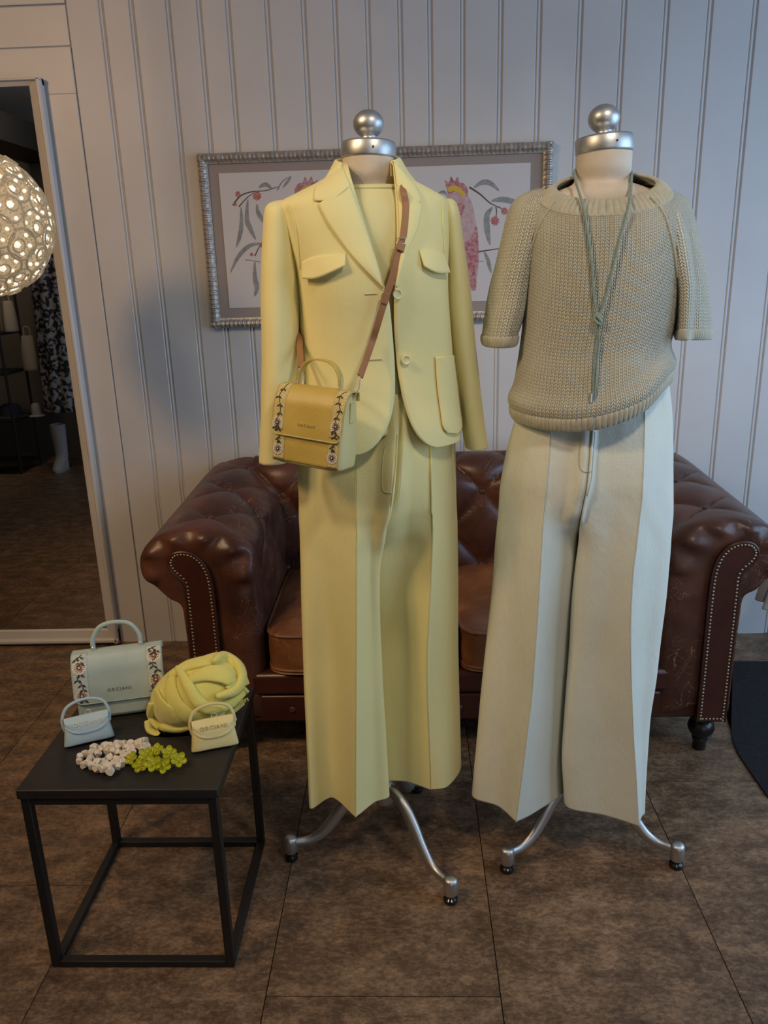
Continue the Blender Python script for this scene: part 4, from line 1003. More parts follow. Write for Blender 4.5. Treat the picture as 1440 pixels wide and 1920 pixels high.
def text_part(s, size, Mx, mt, par, extrude=.0004, space=1.35, name='brand_lettering'):
    cu = bpy.data.curves.new('lettering', 'FONT'); cu.body = s; cu.size = size; cu.align_x = 'CENTER'; cu.extrude = extrude; cu.space_character = space; cu.resolution_u = 2
    to = bpy.data.objects.new('tmp_lettering', cu); COL.objects.link(to); bpy.context.view_layer.update()
    me = bpy.data.meshes.new_from_object(to.evaluated_get(bpy.context.evaluated_depsgraph_get()))
    V = np.array([v.co for v in me.vertices]); F = [tuple(p.vertices) for p in me.polygons]
    bpy.data.objects.remove(to); bpy.data.curves.remove(cu); bpy.data.meshes.remove(me)
    # font plane xy -> bag front plane xz
    V = np.c_[V[:, 0], -V[:, 2], V[:, 1]]
    return obj(name, tf(Mx, V), F, mt, par, smooth=False)
def embroidery(surf, Mx, par, items, scale, stitch, vine=M_VINE):
    """items on a bag panel: surf(x, s) gives a local point and outward normal; s runs down the panel"""
    def frame(x, s):
        p, n = surf(x, s); n = np.array(n)/np.linalg.norm(n); ex = np.array([1., 0, 0]); es = np.cross(n, ex); return np.array(p), n, ex, es
    vb = MB()
    for it in items:
        if it[0] == 'flower':
            _, x, s, r = it; p, n, ex, es = frame(x, s); pet = MB(); st = MB()
            nP = 13
            for k in range(nP):
                a = 2*PI*k/nP; d = math.cos(a)*ex+math.sin(a)*es; w = np.cross(n, d)
                V = [p+d*r*.35-w*r*.10+n*.0004, p+d*r*.35+w*r*.10+n*.0004, p+d*r*.95+w*r*.20+n*.0008, p+d*r*1.08+n*.0006, p+d*r*.95-w*r*.20+n*.0008]
                V = V+[v-n*.0007 for v in V]; pet.add(V, [(0, 1, 2, 3, 4), (1, 0, 5, 6), (2, 1, 6, 7), (3, 2, 7, 8), (4, 3, 8, 9), (0, 4, 9, 5)])
                V = [p+d*r*.12-w*r*.05+n*.0010, p+d*r*.12+w*r*.05+n*.0010, p+d*r*.80+w*r*.03+n*.0013, p+d*r*.80-w*r*.03+n*.0013]
                V = V+[v-n*.0008 for v in V]; st.add(V, [(0, 1, 2, 3), (1, 0, 4, 5), (2, 1, 5, 6), (3, 2, 6, 7), (0, 3, 7, 4)])
            V, F = sphere_vf((0, 0, 0), (r*.34, r*.34, .0010), 10, 6); R = np.stack([ex, es, n], 1); st.add(np.array(V) @ R.T+p+n*.0006, F)
            fl = obj('embroidered_flower', tf(Mx, pet.V), pet.F, M_PETAL, par, smooth=False)
            obj('flower_stitching', tf(Mx, st.V), st.F, stitch, fl, smooth=False)
            V, F = sphere_vf((0, 0, 0), (r*.13, r*.16, .0012), 8, 6); obj('flower_bead', tf(Mx, np.array(V) @ R.T+p+n*.0016), F, M_SPARK, fl)
        elif it[0] == 'vine':
            pts = it[1]; C = catmull([(x, s) for x, s in pts], 30); path = []
            for x, s in C:
                p, n, ex, es = frame(x, s); path.append(p+n*.0008)
            V, F = tube_vf(path, .0008*scale, 5); vb.add(V, F)
        elif it[0] == 'leaf':
            _, x, s, a, L = it; p, n, ex, es = frame(x, s); d = math.cos(a)*ex+math.sin(a)*es; w = np.cross(n, d)
            V = [p+n*.0008, p+d*L*.45+w*L*.20+n*.0014, p+d*L+n*.0008, p+d*L*.45-w*L*.20+n*.0014]; V = V+[v-n*.0009 for v in V]
            vb.add(V, [(0, 1, 2, 3)[::-1], (0, 1, 5, 4), (1, 2, 6, 5), (2, 3, 7, 6), (3, 0, 4, 7)])
    if vb.V: obj('embroidered_vine', tf(Mx, vb.V), vb.F, vine, par, smooth=False)
def vine_set(x, s0, s1, w, side=1):
    """a wavy stem with paired leaves"""
    pts = [(x+w*.35*math.sin(i*1.9+side), s0+(s1-s0)*i/5) for i in range(6)]; out = [('vine', pts)]
    for i in range(1, 5):
        xx, ss = pts[i]
        out += [('leaf', xx, ss, -PI/2+.9, w*.75), ('leaf', xx, ss, -PI/2-.9, w*.75)]
    return out
def satchel(t, Mx, w, d, h, m_front, m_side, stitch, flap_len, strip_w, flowers_l, flowers_r, body_fl=(), letter=None, lsize=.01, m_band=None, m_let=None, handle_h=.055, handle_w=.010, hx=.27, flat_handle=True):
    """flap handbag, local frame: x across, -y front, z up from its bottom"""
    # body: rounded box narrowing upwards
    def body_ring(z, kx, ky, n=6, N=64):
        out = []
        for a in np.linspace(0, 2*PI, N, endpoint=False):
            c, s = math.cos(a), math.sin(a); r = (abs(c)**n+abs(s)**n)**(-1/n); out.append((w/2*kx*c*r, d/2*ky*s*r, z))
        return out
    lv = [body_ring(.0, .90, .84), body_ring(.002, .955, .93), body_ring(.008, .99, .985), body_ring(h*.25, 1, 1), body_ring(h*.5, .985, .95), body_ring(h*.8, .96, .80), body_ring(h*.95, .95, .66), body_ring(h*.985, .93, .55)]
    P = loft(lv, 96, 40); V, F = grid_vf(P, True); F.append(tuple(range(96))[::-1]); F.append(tuple(len(V)-96+i for i in range(96)))
    body = obj('bag_body', tf(Mx, V), [f for f in F], m_side, t, sharp=50)
    # front panel of the body (lighter strip colours sit on it)
    def front_y(z): return -d/2*np.interp(z/h, [0, .05, .25, .5, .8, 1], [.86, .985, 1, .95, .80, .55])
    # flap profile: back top -> over the top -> down the front
    top_y = d/2*.52
    prof = [(top_y, h*.90), (top_y*.96, h*.985), (top_y*.7, h*1.02), (0, h*1.03), (-top_y*.7, h*1.02), (-top_y-.004, h*.985)]
    zf = h*1.0-flap_len
    for k in range(1, 9):
        z = h*.95-(h*.95-zf)*k/8; prof.append((front_y(z)-.006, z))
    C = catmull(prof, 60); Ls = np.r_[0, np.cumsum(np.linalg.norm(np.diff(C, axis=0), axis=1))]; Lf = Ls[-1]
    T = np.gradient(C, axis=0); T /= np.linalg.norm(T, axis=1)[:, None]; Nn = np.c_[T[:, 1], -T[:, 0]]
    if Nn[-1][0] > 0: Nn = -Nn
    def flap_pt(x, s):
        y = np.interp(s, Ls, C[:, 0]); z = np.interp(s, Ls, C[:, 1]); ny = np.interp(s, Ls, Nn[:, 0]); nz = np.interp(s, Ls, Nn[:, 1])
        return (x, y, z), (0, ny, nz)
    fw = w*1.03; nx = 50; rc = .016*(w/.15); G = []
    for s in np.linspace(0, 1, 60):
        row = []
        for i in range(nx):
            x = -fw/2+fw*i/(nx-1); e = fw/2-abs(x); cut = 0 if e > rc else rc-math.sqrt(max(rc*rc-(rc-e)**2, 0))
            p, n = flap_pt(x, s*(Lf-cut)); row.append(p)
        G.append(row)
    V, F = grid_vf(np.array(G)); fl = obj('flap', tf(Mx, V), [f[::-1] for f in F], m_front, t, solid=.0026, sharp=50)
    edge = [G[-1][i] for i in range(nx)]
    tube('flap_edge', tf(Mx, np.array(edge)), .0014, m_side, fl, n=6)
    # front panel below the flap
    G = []
    for z in np.linspace(.004, zf+.02, 20): G.append([(x, front_y(z)-.0015, z) for x in np.linspace(-w*.485, w*.485, 30)])
    V, F = grid_vf(np.array(G)); fp = obj('front_panel', tf(Mx, V), F, m_front, t, solid=.0015)
    def front_pt(x, s): return (x, front_y(h-s)-.0022, h-s), (0, -1, .05)
    # pale embroidered bands down both sides of the flap and of the body
    for sg in (-1, 1):
        e0, e1 = sg*(fw/2-strip_w*1.22), sg*(fw/2-.0015)
        G = [[tuple(np.array(flap_pt(x, s)[0])+np.array(flap_pt(x, s)[1])*.0003) for x in np.linspace(min(e0, e1), max(e0, e1), 8)] for s in np.linspace(.28*Lf, Lf-rc*.55, 30)]
        V, F = grid_vf(np.array(G)); obj('embroidered_band', tf(Mx, V), [f[::-1] for f in F], m_band, fl, solid=-.0002)
        if body_fl:
            G = [[(x, front_y(z)-.0019, z) for x in np.linspace(min(e0, e1)*.96, max(e0, e1)*.93, 8)] for z in np.linspace(.008, zf+.01, 16)]
            V, F = grid_vf(np.array(G)); obj('embroidered_band', tf(Mx, V), F, m_band, fp, solid=-.0002)
    its = []
    for xs_, fl_list, sd in ((-fw/2+strip_w*.62, flowers_l, 1), (fw/2-strip_w*.62, flowers_r, 2)):
        ss = [0.30*Lf]+[f*Lf for f in fl_list]+[.97*Lf]
        for f in fl_list: its.append(('flower', xs_, f*Lf, strip_w*.52))
        for a, b in zip(ss[:-1], ss[1:]):
            if b-a > .012: its += vine_set(xs_, a+.004, b-.004, strip_w*.55, sd)
    embroidery(flap_pt, Mx, fl, its, w/.15, stitch)
    its = []
    for x, s in body_fl: its.append(('flower', x, s, strip_w*.5)); its += vine_set(x, s-strip_w*1.2, s-strip_w*.5, strip_w*.36, 1)
    if its: embroidery(front_pt, Mx, fp, its, w/.15, stitch)
    if letter:
        s = Lf*.86; p, n = flap_pt(0, s); ang = math.atan2(n[2], -n[1])
        text_part(letter, lsize, Mx @ Matrix.Translation(Vector((p[0], p[1]-.0008, p[2]))) @ Matrix.Rotation(-ang, 4, 'X'), m_let, fl)
    # handle with its rings and tabs
    zt = h*1.03
    hp = [(-w*hx, 0, zt+.006), (-w*hx*.97, 0, zt+handle_h*.45), (-w*hx*.62, 0, zt+handle_h*.88), (0, 0, zt+handle_h), (w*hx*.62, 0, zt+handle_h*.88), (w*hx*.97, 0, zt+handle_h*.45), (w*hx, 0, zt+.006)]
    hc = catmull(hp, 50)
    if flat_handle:
        # a flat band curved in the x-z plane, its width across y
        Tn = np.gradient(hc, axis=0); Tn /= np.linalg.norm(Tn, axis=1)[:, None]; No = np.c_[-Tn[:, 2], np.zeros(50), Tn[:, 0]]; ey = np.array([0, 1, 0])
        ww = handle_w; tk = .0016
        P = np.stack([hc-ey*ww+No*tk*.4, hc-ey*ww*.9+No*tk, hc+ey*ww*.9+No*tk, hc+ey*ww+No*tk*.4, hc+ey*ww-No*tk, hc-ey*ww-No*tk], 1)
        V, F = grid_vf(P, True); hd = obj('handle', tf(Mx, V), F, m_front, t, sharp=40)
        for k in (6, 43):
            V, F = sphere_vf((0, 0, 0), (.0032, .0032, .0014), 12, 6); n3 = Vector(No[k]); R = np.array(n3.to_track_quat('Z', 'Y').to_matrix())
            for sg in (1, -1): obj('stud', tf(Mx, np.array(V) @ R.T+hc[k]+No[k]*.0018*sg), F, M_GOLD, hd)
    else:
        hd = tube('handle', tf(Mx, hc), handle_w, m_front, t, n=12, up=None)
    for sg in (-1, 1):
        ring = [(sg*w*hx+.0*math.cos(a), .0085*math.cos(a), zt+.004+.0075*math.sin(a)) for a in np.linspace(0, 2*PI, 20, endpoint=False)]
        tube('ring', tf(Mx, np.array(ring)), .0011, M_GOLD, t, n=6, closed=True)
        tube('tab', tf(Mx, np.array([(sg*w*hx, -.001, zt-.004), (sg*w*hx, 0, zt+.004), (sg*w*hx, 0, zt+.012), (sg*w*hx*.98, 0, zt+.024)])), .0055, m_side, t, n=10, samples=16)
    # side gusset tabs
    for sg in (-1, 1):
        V, F = box_vf((sg*w*.49-.0015, -d*.10, h*.62), (sg*w*.49+.0015, d*.10, h*.88)); obj('side_tab', tf(Mx, V), F, m_side, t, bevel=.001)
    return flap_pt
# yellow bag hung across the blazer
yb = at(590, 872, 1.535)
MxY = pose((yb[0], 1.545, yb[2]), math.radians(-24), math.radians(5), math.radians(-4))
ybag = thing('handbag', 'mustard yellow embroidered handbag hanging in front of the yellow blazer', 'handbag', yb)
satchel(ybag, MxY, .152, .082, .150, M_YBAG, M_YSIDE, M_STITCH, .092, .022, [.86], [.80], [(-.062, .122), (.060, .122)], 'ORCIANI', .0075, M_YBAND, M_LETTER_Y, handle_h=.052, handle_w=.009, hx=.30)
hookR, hookL = tf(MxY, [(.152*.485, .004, .150*.93)])[0], tf(MxY, [(-.152*.31, .016, .150*1.0)])[0]
endR, endL = hookR+np.array([.014, .006, .042]), hookL+np.array([-.004, .012, .034])
st = [at(770, 352, 1.90), at(762, 338, 1.80), JK.hit(756, 352, .012), JK.hit(761, 385, .014), JK.hit(758, 430, .014), JK.hit(752, 462, .013), JK.hit(736, 520, .013), JK.hit(722, 562, .014), JK.hit(707, 612, .018), JK.hit(695, 650, .022), endR]
sp = ribbon('strap', st, .0135, M_TAN, ybag, JK.normal(), .0026, 80)
ribbon('strap', [at(575, 560, 1.80), at(566, 600, 1.74), at(562, 640, 1.66), endL*.6+at(562, 640, 1.66)*.4, endL], .012, M_TAN, ybag, (.3, -1, 0), .0026, 40)
for py, px, ang in ((462, 752, 0), (560, 722, 0)):
    c = JK.hit(px, py, .017); dr = JK.hit(px-2.5, py+10, .017)-c; dr /= np.linalg.norm(dr); ribbon('strap_keeper', [c-dr*.009, c, c+dr*.009], .0155, M_TAN, sp, JK.normal(), .0045, 12)
bk = JK.hit(752, 452, .019); nrm = JK.normal(); sd = np.cross([0, 0, 1], nrm); dn_ = JK.hit(749, 464, .019)-bk; dn_ /= np.linalg.norm(dn_)
tube('buckle', [bk+sd*.0085-dn_*.006, bk-sd*.0085-dn_*.006, bk-sd*.0085+dn_*.006, bk+sd*.0085+dn_*.006], .0011, M_GOLD, sp, n=6, closed=True)
for a, b in ((endR, hookR), (endL, hookL)):
    tube('snap_hook', [a, a*.5+b*.5+np.array([.003, 0, 0]), b], [.0016, .0026, .0016], M_GOLD, ybag, n=8)
# large pale blue bag on the table
bp0 = (atz(275, 1337, TZ)+atz(150, 1368, TZ))/2
bp0 = np.array([-.697, 1.668, TZ+.0005])
MxB = pose(bp0, math.radians(14), math.radians(0), math.radians(-5))
bbag = thing('handbag', 'large pale blue embroidered handbag standing at the back of the table', 'handbag', bp0)
satchel(bbag, MxB, .198, .086, .150, M_BBAG, M_BSIDE, M_STITCH2, .108, .030, [.50, .88], [.45, .78], [], 'ORCIANI', .0105, M_BBAND, M_LETTER_D, handle_h=.062, handle_w=.0055, hx=.27, flat_handle=False)
# mini bags
def mini_bag(label, p, yaw, w, d, h, m_, Mlet, hand):
    Mx = pose(p, yaw, 0, math.radians(-14)); t = thing('mini_bag', label, 'handbag', p, group='mini bags on the table')
    lv = []
    for z, kx, ky, nn in ((0, 1.0, .55, 4), (.001, 1.05, .75, 4), (h*.06, 1.06, .92, 4), (h*.25, 1.02, 1.0, 4), (h*.5, .97, .95, 4), (h*.8, .90, .62, 4), (h*.96, .86, .32, 4), (h, .84, .18, 4)):
        lv.append([(w/2*kx*math.cos(a)*(abs(math.cos(a))**nn+abs(math.sin(a))**nn)**(-1/nn), d/2*ky*math.sin(a)*(abs(math.cos(a))**nn+abs(math.sin(a))**nn)**(-1/nn), z) for a in np.linspace(0, 2*PI, 48, endpoint=False)])
    P = loft(lv, 80, 36); P += (fnoise(P, 60, 4, 2)*.0008)[..., None]; V, F = grid_vf(P, True); F.append(tuple(range(80))[::-1]); F.append(tuple(len(V)-80+i for i in range(80)))
    obj('bag_body', tf(Mx, V), F, m_, t, sharp=50)
    def fy(z): return -d/2*np.interp(z/h, [0, .06, .25, .5, .8, .96, 1], [.6, .92, 1, .95, .62, .32, .2])
    G = []; fw = w*.93; nx = 40
    for s in np.linspace(0, 1, 26):
        row = []
        for i in range(nx):
            x = -fw/2+fw*i/(nx-1); u = abs(x)/(fw/2); zb = h*(.40+.34*u**3.2); ztop = h*1.02
            z = ztop-(ztop-zb)*s; row.append((x, fy(min(z, h))-.0022-.003*math.sin(PI*min(s*1.2, 1)), z))
        G.append(row)
    V, F = grid_vf(np.array(G)); fl = obj('flap', tf(Mx, V), [f[::-1] for f in F], m_, t, solid=.002)
    z = h*.70; a = math.atan2(fy(h*.8)-fy(h*.6), h*.2)
    text_part('ORCIANI', w*.125, Mx @ Matrix.Translation(Vector((0, fy(z)-.0062, z))) @ Matrix.Rotation(-a*.9, 4, 'X'), Mlet, fl, extrude=.0004, space=1.25)
    hp = [(-w*.47, 0, h*.55), (-w*.50, 0, h*.95), (-w*.36, 0, h*1.0+hand*.7), (0, 0, h+hand), (w*.36, 0, h*1.0+hand*.72), (w*.49, 0, h*.98), (w*.47, 0, h*.58)]
    tube('handle', tf(Mx, catmull(hp, 50)), .0033, m_, t, n=10, flat=.5, up=tf(Mx, [(0, 1, 0)])[0]-tf(Mx, [(0, 0, 0)])[0])
    for sg in (-1, 1):
        c = np.array([sg*w*.475, 0, h*.62]); tube('ring', tf(Mx, np.array([c+[0, .004*math.cos(a), .005*math.sin(a)] for a in np.linspace(0, 2*PI, 14, endpoint=False)])), .0010, M_GOLD, t, n=6, closed=True)
    c = np.array([w*.05, .004, h*1.05]); tube('clasp', tf(Mx, np.array([c+[.006*math.cos(a), 0, .005*math.sin(a)] for a in np.linspace(0, 2*PI, 14, endpoint=False)])), .0011, M_GOLD, t, n=6, closed=True)
pa, pb = atz(113, 1409, TZ), atz(214, 1385, TZ); c = (pa+pb)/2
mini_bag('mini sky-blue flap bag in front of the large blue handbag', c+[0, .014, .001], math.atan2(pb[1]-pa[1], pb[0]-pa[0]), .100, .036, .062, M_BMINI, M_LETTER, .034)
pa, pb = atz(351, 1418, TZ), atz(451, 1398, TZ); c = (pa+pb)/2
mini_bag('mini pale yellow flap bag leaning against the yellow scarf', c+[0, .013, .001], math.atan2(pb[1]-pa[1], pb[0]-pa[0]), .096, .036, .066, M_YMINI, M_LETTER_Y, .030)

# ------------------------------------------------------------------ yellow scarf bundle
M_SCARF = fabric('yellow_scarf', (.66, .60, .145), (.73, .67, .19), rough=.9, weave=600, bump=.5, sheen=.3)
sc_c = np.array([-.505, 1.615, TZ+.068])
class Blob:
    A = np.array([.112, .082, .074]); rot = math.radians(24)
    def hit(s, px, py, off=0):
        o = np.array([0, 0, CAM_H])-sc_c; dv = ray(px, py); c, q = math.cos(s.rot), math.sin(s.rot)
        Rm = np.array([[c, 0, q], [0, 1, 0], [-q, 0, c]]); a = s.A+off; oo = (Rm @ o)/a; dd = (Rm @ dv)/a
        A, B, C = dd @ dd, 2*oo @ dd, oo @ oo-1; D = B*B-4*A*C; t = (-B-math.sqrt(max(D, 0)))/(2*A)
        return o+dv*t+sc_c
BL = Blob(); scarf = thing('scarf', 'bundled yellow wool scarf with fringed ends on the table', 'scarf', (sc_c[0], sc_c[1], TZ))
V, F = sphere_vf((0, 0, 0), (1, 1, 1), 60, 36); V = np.array(V)*BL.A; c, q = math.cos(BL.rot), math.sin(BL.rot)
V = V @ np.array([[c, 0, q], [0, 1, 0], [-q, 0, c]]); V = V+sc_c
V = V+((V-sc_c)*(fnoise(V, 34, 2, 2)*.05)[:, None]); V[:, 2] = np.maximum(V[:, 2], TZ+.0015)
obj('scarf_bundle', V, F, M_SCARF, scarf, sharp=None)
def fold(pts, w, th, off=0.0, n=50):
    path = np.array([BL.hit(px, py, off) for px, py in catmull(pts, n)]); wv = catmull(np.asarray(w, float)[:, None], n)[:, 0] if hasattr(w, '__len__') else np.full(n, w)
    T = np.gradient(path, axis=0); T /= np.linalg.norm(T, axis=1)[:, None]; N_ = path-sc_c; N_ /= np.linalg.norm(N_, axis=1)[:, None]
    S = np.cross(T, N_); S /= np.linalg.norm(S, axis=1)[:, None]; N_ = np.cross(S, T); P = []
    for a in np.linspace(0, 2*PI, 28, endpoint=False):
        ca, sa = math.cos(a), math.sin(a); pr = np.sign(sa)*abs(sa)**.8*th; P.append(path+S*(wv*ca)[:, None]+N_*pr)
    P = np.stack(P, 1); P = P+(fnoise(P, 70, int(w[0]*999) if hasattr(w, '__len__') else 5, 2)*.0012)[..., None]
    P[..., 2] = np.maximum(P[..., 2], TZ+.0015)
    V, F = grid_vf(P, True); F.append(tuple(range(28))[::-1]); F.append(tuple(len(V)-28+i for i in range(28)))
    obj('scarf_fold', V, F, M_SCARF, scarf, sharp=None)
fold([(278, 1350), (284, 1370), (312, 1385), (350, 1384), (400, 1370), (440, 1345)], [.012, .018, .021, .021, .018, .012], .008, -.004)
fold([(285, 1318), (282, 1340), (296, 1360), (330, 1367), (360, 1362)], [.006, .010, .012, .010, .006], .008, .003)
fold([(322, 1266), (322, 1300), (338, 1330), (372, 1348), (420, 1342), (455, 1316)], [.010, .018, .020, .020, .017, .010], .008, .002)
fold([(334, 1254), (352, 1282), (368, 1312), (392, 1328), (430, 1320), (463, 1290)], [.007, .012, .014, .014, .012, .007], .010, .007)
fold([(320, 1270), (350, 1250), (388, 1240), (420, 1234), (445, 1252), (461, 1285)], [.010, .016, .018, .018, .016, .010], .010, .003)
fold([(398, 1244), (418, 1230), (440, 1240), (454, 1268), (440, 1294), (405, 1306)], [.006, .012, .014, .014, .012, .006], .010, .009)
fold([(356, 1276), (385, 1264), (412, 1264), (434, 1278), (428, 1292)], [.008, .018, .022, .016, .008], .007, .006)
fold([(292, 1298), (300, 1322), (318, 1340), (345, 1348)], [.012, .024, .027, .014], .005, .001)
# fringe
def fringe(p0, p1, n, L, seed):
    mb = MB(); r = np.random.default_rng(seed)
    for k in range(n):
        b = p0+(p1-p0)*(k/(n-1)); e = b+np.array([r.normal()*.003, -.003+r.normal()*.003, -L*(.7+.5*r.random())]); e[2] = max(e[2], TZ+.0015)
        V, F = tube_vf([b, (b+e)/2+r.normal(size=3)*.001, e], [.0008, .0011, .0006], 5); mb.add(V, F)
    mb.V = [[v[0], v[1], max(v[2], TZ+.0012)] for v in mb.V]
    obj('fringe', mb.V, mb.F, M_SCARF, scarf, kind='stuff')
fringe(BL.hit(440, 1318, .008), BL.hit(464, 1308, .008), 16, .010, 1)
fringe(BL.hit(300, 1380, .006), BL.hit(345, 1386, .006), 9, .022, 2)
fringe(BL.hit(278, 1356, .004), BL.hit(284, 1368, .004), 7, .020, 3)

# ------------------------------------------------------------------ necklaces on the table
M_IVORY = mat('ivory_bead', (.68, .60, .48), .45, col2=(.74, .66, .54), nscale=40)
beadneck = thing('bead_necklace', 'ivory faceted bead necklace coiled on the table', 'necklace', atz(215, 1415, TZ))
bead_pts = [(149, 1427, 0), (150, 1418, 1), (160, 1413, 0), (170, 1411, 1), (176, 1408, 0), (184, 1412, 1), (177, 1402, 1), (190, 1403, 0), (196, 1400, 1), (206, 1396, 1), (211, 1401, 0), (220, 1394, 1), (221, 1402, 0), (232, 1394, 1), (236, 1401, 0), (245, 1394, 1), (250, 1402, 0), (255, 1394, 0), (262, 1398, 1), (263, 1390, 1), (271, 1388, 1), (274, 1398, 1), (268, 1404, 0), (278, 1402, 0),
             (158, 1433, 0), (166, 1429, 1), (172, 1436, 1), (170, 1422, 0), (182, 1440, 1), (183, 1428, 1), (193, 1428, 0), (194, 1442, 1), (198, 1433, 1), (206, 1438, 0), (207, 1446, 1), (205, 1420, 1), (214, 1432, 1), (219, 1424, 0), (222, 1437, 1), (230, 1422, 0), (231, 1412, 1), (238, 1417, 1), (245, 1416, 1), (228, 1430, 0), (202, 1408, 0), (212, 1408, 1), (222, 1411, 0), (240, 1407, 0), (249, 1409, 1)]
# a chunky faceted bead: a twisted, truncated octahedron
bm = bmesh.new(); bmesh.ops.create_cube(bm, size=.0125); bmesh.ops.bevel(bm, geom=[v for v in bm.verts], offset=.0035, affect='VERTICES')
for v in bm.verts: v.co.x += .0012*math.sin(v.co.y*400); v.co.z += .0010*math.cos(v.co.x*500)
bead_me = bpy.data.meshes.new('bead'); bm.to_mesh(bead_me); bm.free(); bead_me.materials.append(M_IVORY)
rr = np.random.default_rng(4)
for px, py, up in bead_pts:
    p = atz(px, py, TZ+.0085+(.004 if up else 0)); inst('bead', bead_me, p, beadneck, rot=tuple(rr.uniform(0, 3, 3)), scale=float(rr.uniform(.85, 1.15)))
M_LIME = mat('lime_resin', (.42, .43, .012), .25, sss=.3, col2=(.50, .50, .02), nscale=30)
limeneck = thing('flower_necklace', 'lime-green resin flower necklace lying in front of the ivory beads', 'necklace', atz(295, 1425, TZ))
# petal: small cupped disc
pm = MB(); V, F = [], []
for j in range(5):
    for i in range(14):
        a = 2*PI*i/14; r = .0062*j/4; V.append((.0068+r*math.cos(a)*1.05, r*math.sin(a)*.86, .0016+.0035*(j/4)**2+.002*(.0068+r*math.cos(a))/.013))
for j in range(4):
    for i in range(14):
        k = (i+1) % 14; F.append((j*14+i, j*14+k, j*14+14+k, j*14+14+i))
nV = len(V); V = V+[(x, y, z-.0018) for x, y, z in V]; F = F+[tuple(nV+i for i in f[::-1]) for f in F]+[(56+i, 56+(i+1) % 14, nV+56+(i+1) % 14, nV+56+i)[::-1] for i in range(14)]
petal_me = mesh_only('petal', V, F, M_LIME, sharp=None)
cent_me = mesh_only('flower_centre', *sphere_vf((0, 0, .002), .0035, 10, 8), M_LIME)
for k, (px, py, z, tx, ty, s) in enumerate(((249, 1424, .012, -.5, -.4, 1.15), (262, 1437, .011, -.6, .2, 1.2), (274, 1418, .016, -.4, 0, 1.25), (288, 1433, .018, -.7, .1, 1.35), (294, 1410, .020, -.3, -.2, 1.3), (308, 1436, .013, -.8, 0, 1.3), (316, 1414, .017, -.5, .3, 1.25), (334, 1426, .015, -.6, .4, 1.3))):
    p = atz(px, py, TZ+z); R = Matrix.Rotation(tx*-1.0, 4, 'X') @ Matrix.Rotation(ty, 4, 'Y') @ Matrix.Rotation(k*.7, 4, 'Z')
    fo = inst('resin_flower', cent_me, p, limeneck, rot=R, scale=s)
    for j in range(5):
        o = bpy.data.objects.new('petal', petal_me); COL.objects.link(o); o.parent = fo; o.rotation_euler = (0, 0, j*2*PI/5); ORG[o.name] = p

# ------------------------------------------------------------------ picture on the wall
M_FRAME = mat('silvered_frame', (.36, .32, .285), .42, .55, col2=(.50, .46, .42), nscale=60, bump=.3, bscale=150)
M_MATB = mat('taupe_mount', (.30, .255, .235), .9)
M_PAPER = mat('white_paper', (.56, .545, .56), .55)
pic = thing('framed_print', 'wide silver-framed pair of cockatoo prints on the white boarded wall', 'picture', (-.1, 2.962, 1.26))
corner = [at(373, 288, 2.945), at(1031, 273, 2.945), at(1029, 599, 2.945), at(400, 614, 2.945)]
x0, x1 = -.712, .505; z1, z0 = 1.846, 1.262; YF = 2.960
V, F = box_vf((x0+.01, YF-.010, z0+.01), (x1-.01, YF, z1-.01)); obj('mount_board', V, F, M_MATB, pic, smooth=False)
fwid = .034
def fbar(name, a, b, horiz):
    # moulding with cross ribs
    n = int(np.linalg.norm(np.array(b)-np.array(a))/.0078); mb = []
    pr = [(0, 0), (0, -.020), (.004, -.026), (.012, -.030), (.020, -.028), (.026, -.020), (.030, -.017), (fwid, -.016), (fwid, 0)]
    for k in range(n*2+1):
        t = k/(n*2); amp = (1.0 if (k//2) % 2 else .86)+(.06 if (k//2) % 6 == 3 else 0); row = []
        for u, y in pr:
            yy = y*amp if -.031 < y < -.018 else y; row.append((u, yy))
        mb.append(row)
    P = []
    for k, row in enumerate(mb):
        t = k/(n*2); c = np.array(a)*(1-t)+np.array(b)*t
        P.append([(c[0], YF+y, c[2]+horiz*u) if horiz else (c[0]+(u if a[0] < 0 else -u), YF+y, c[2]) for u, y in row])
    V, F = grid_vf(np.array(P), True); n9 = len(pr); F.append(tuple(range(n9))); F.append(tuple(len(V)-n9+i for i in range(n9))[::-1])
    obj(name, V, F, M_FRAME, pic, sharp=30)
fbar('frame_rail', (x0, 0, z1), (x1, 0, z1), -1); fbar('frame_rail', (x0, 0, z0), (x1, 0, z0), 1)
fbar('frame_stile', (x0, 0, z0), (x0, 0, z1), 0); fbar('frame_stile', (x1, 0, z0), (x1, 0, z1), 0)
YP = YF-.0115
def paper(pl, pr_, pt, pb):
    V, F = box_vf((pl, YP-.0006, pb), (pr_, YP+.002, pt)); return obj('print_paper', V, F, M_PAPER, pic, smooth=False)
PL = [at(408, 325, YP), at(580, 580, YP)]; PR = [at(748, 318, YP), at(995, 565, YP)]
lx0, lx1 = at(409, 324, YP)[0]+.001, -.155; rx0, rx1 = at(748, 318, YP)[0], at(995, 311, YP)[0]
ztop, zbot = at(408, 324, YP)[2]-.002, at(430, 578, YP)[2]
p1 = paper(lx0, lx1, ztop, zbot); p2 = paper(rx0, rx1, ztop, zbot)
M_INKG = mat('grey_green_ink', (.20, .21, .215), .8, col2=(.30, .31, .32), nscale=60)
M_INKD = mat('dark_twig_ink', (.10, .075, .075), .8)
M_INKR = mat('red_blossom_ink', (.36, .09, .09), .8, col2=(.46, .22, .20), nscale=120)
M_INKP = mat('pink_plumage_ink', (.50, .40, .42), .8, col2=(.46, .30, .32), nscale=60)
M_INKRD = mat('crimson_plumage_ink', (.36, .10, .125), .8, col2=(.48, .30, .32), nscale=90)
M_INKY = mat('yellow_crest_ink', (.62, .40, .06), .8)
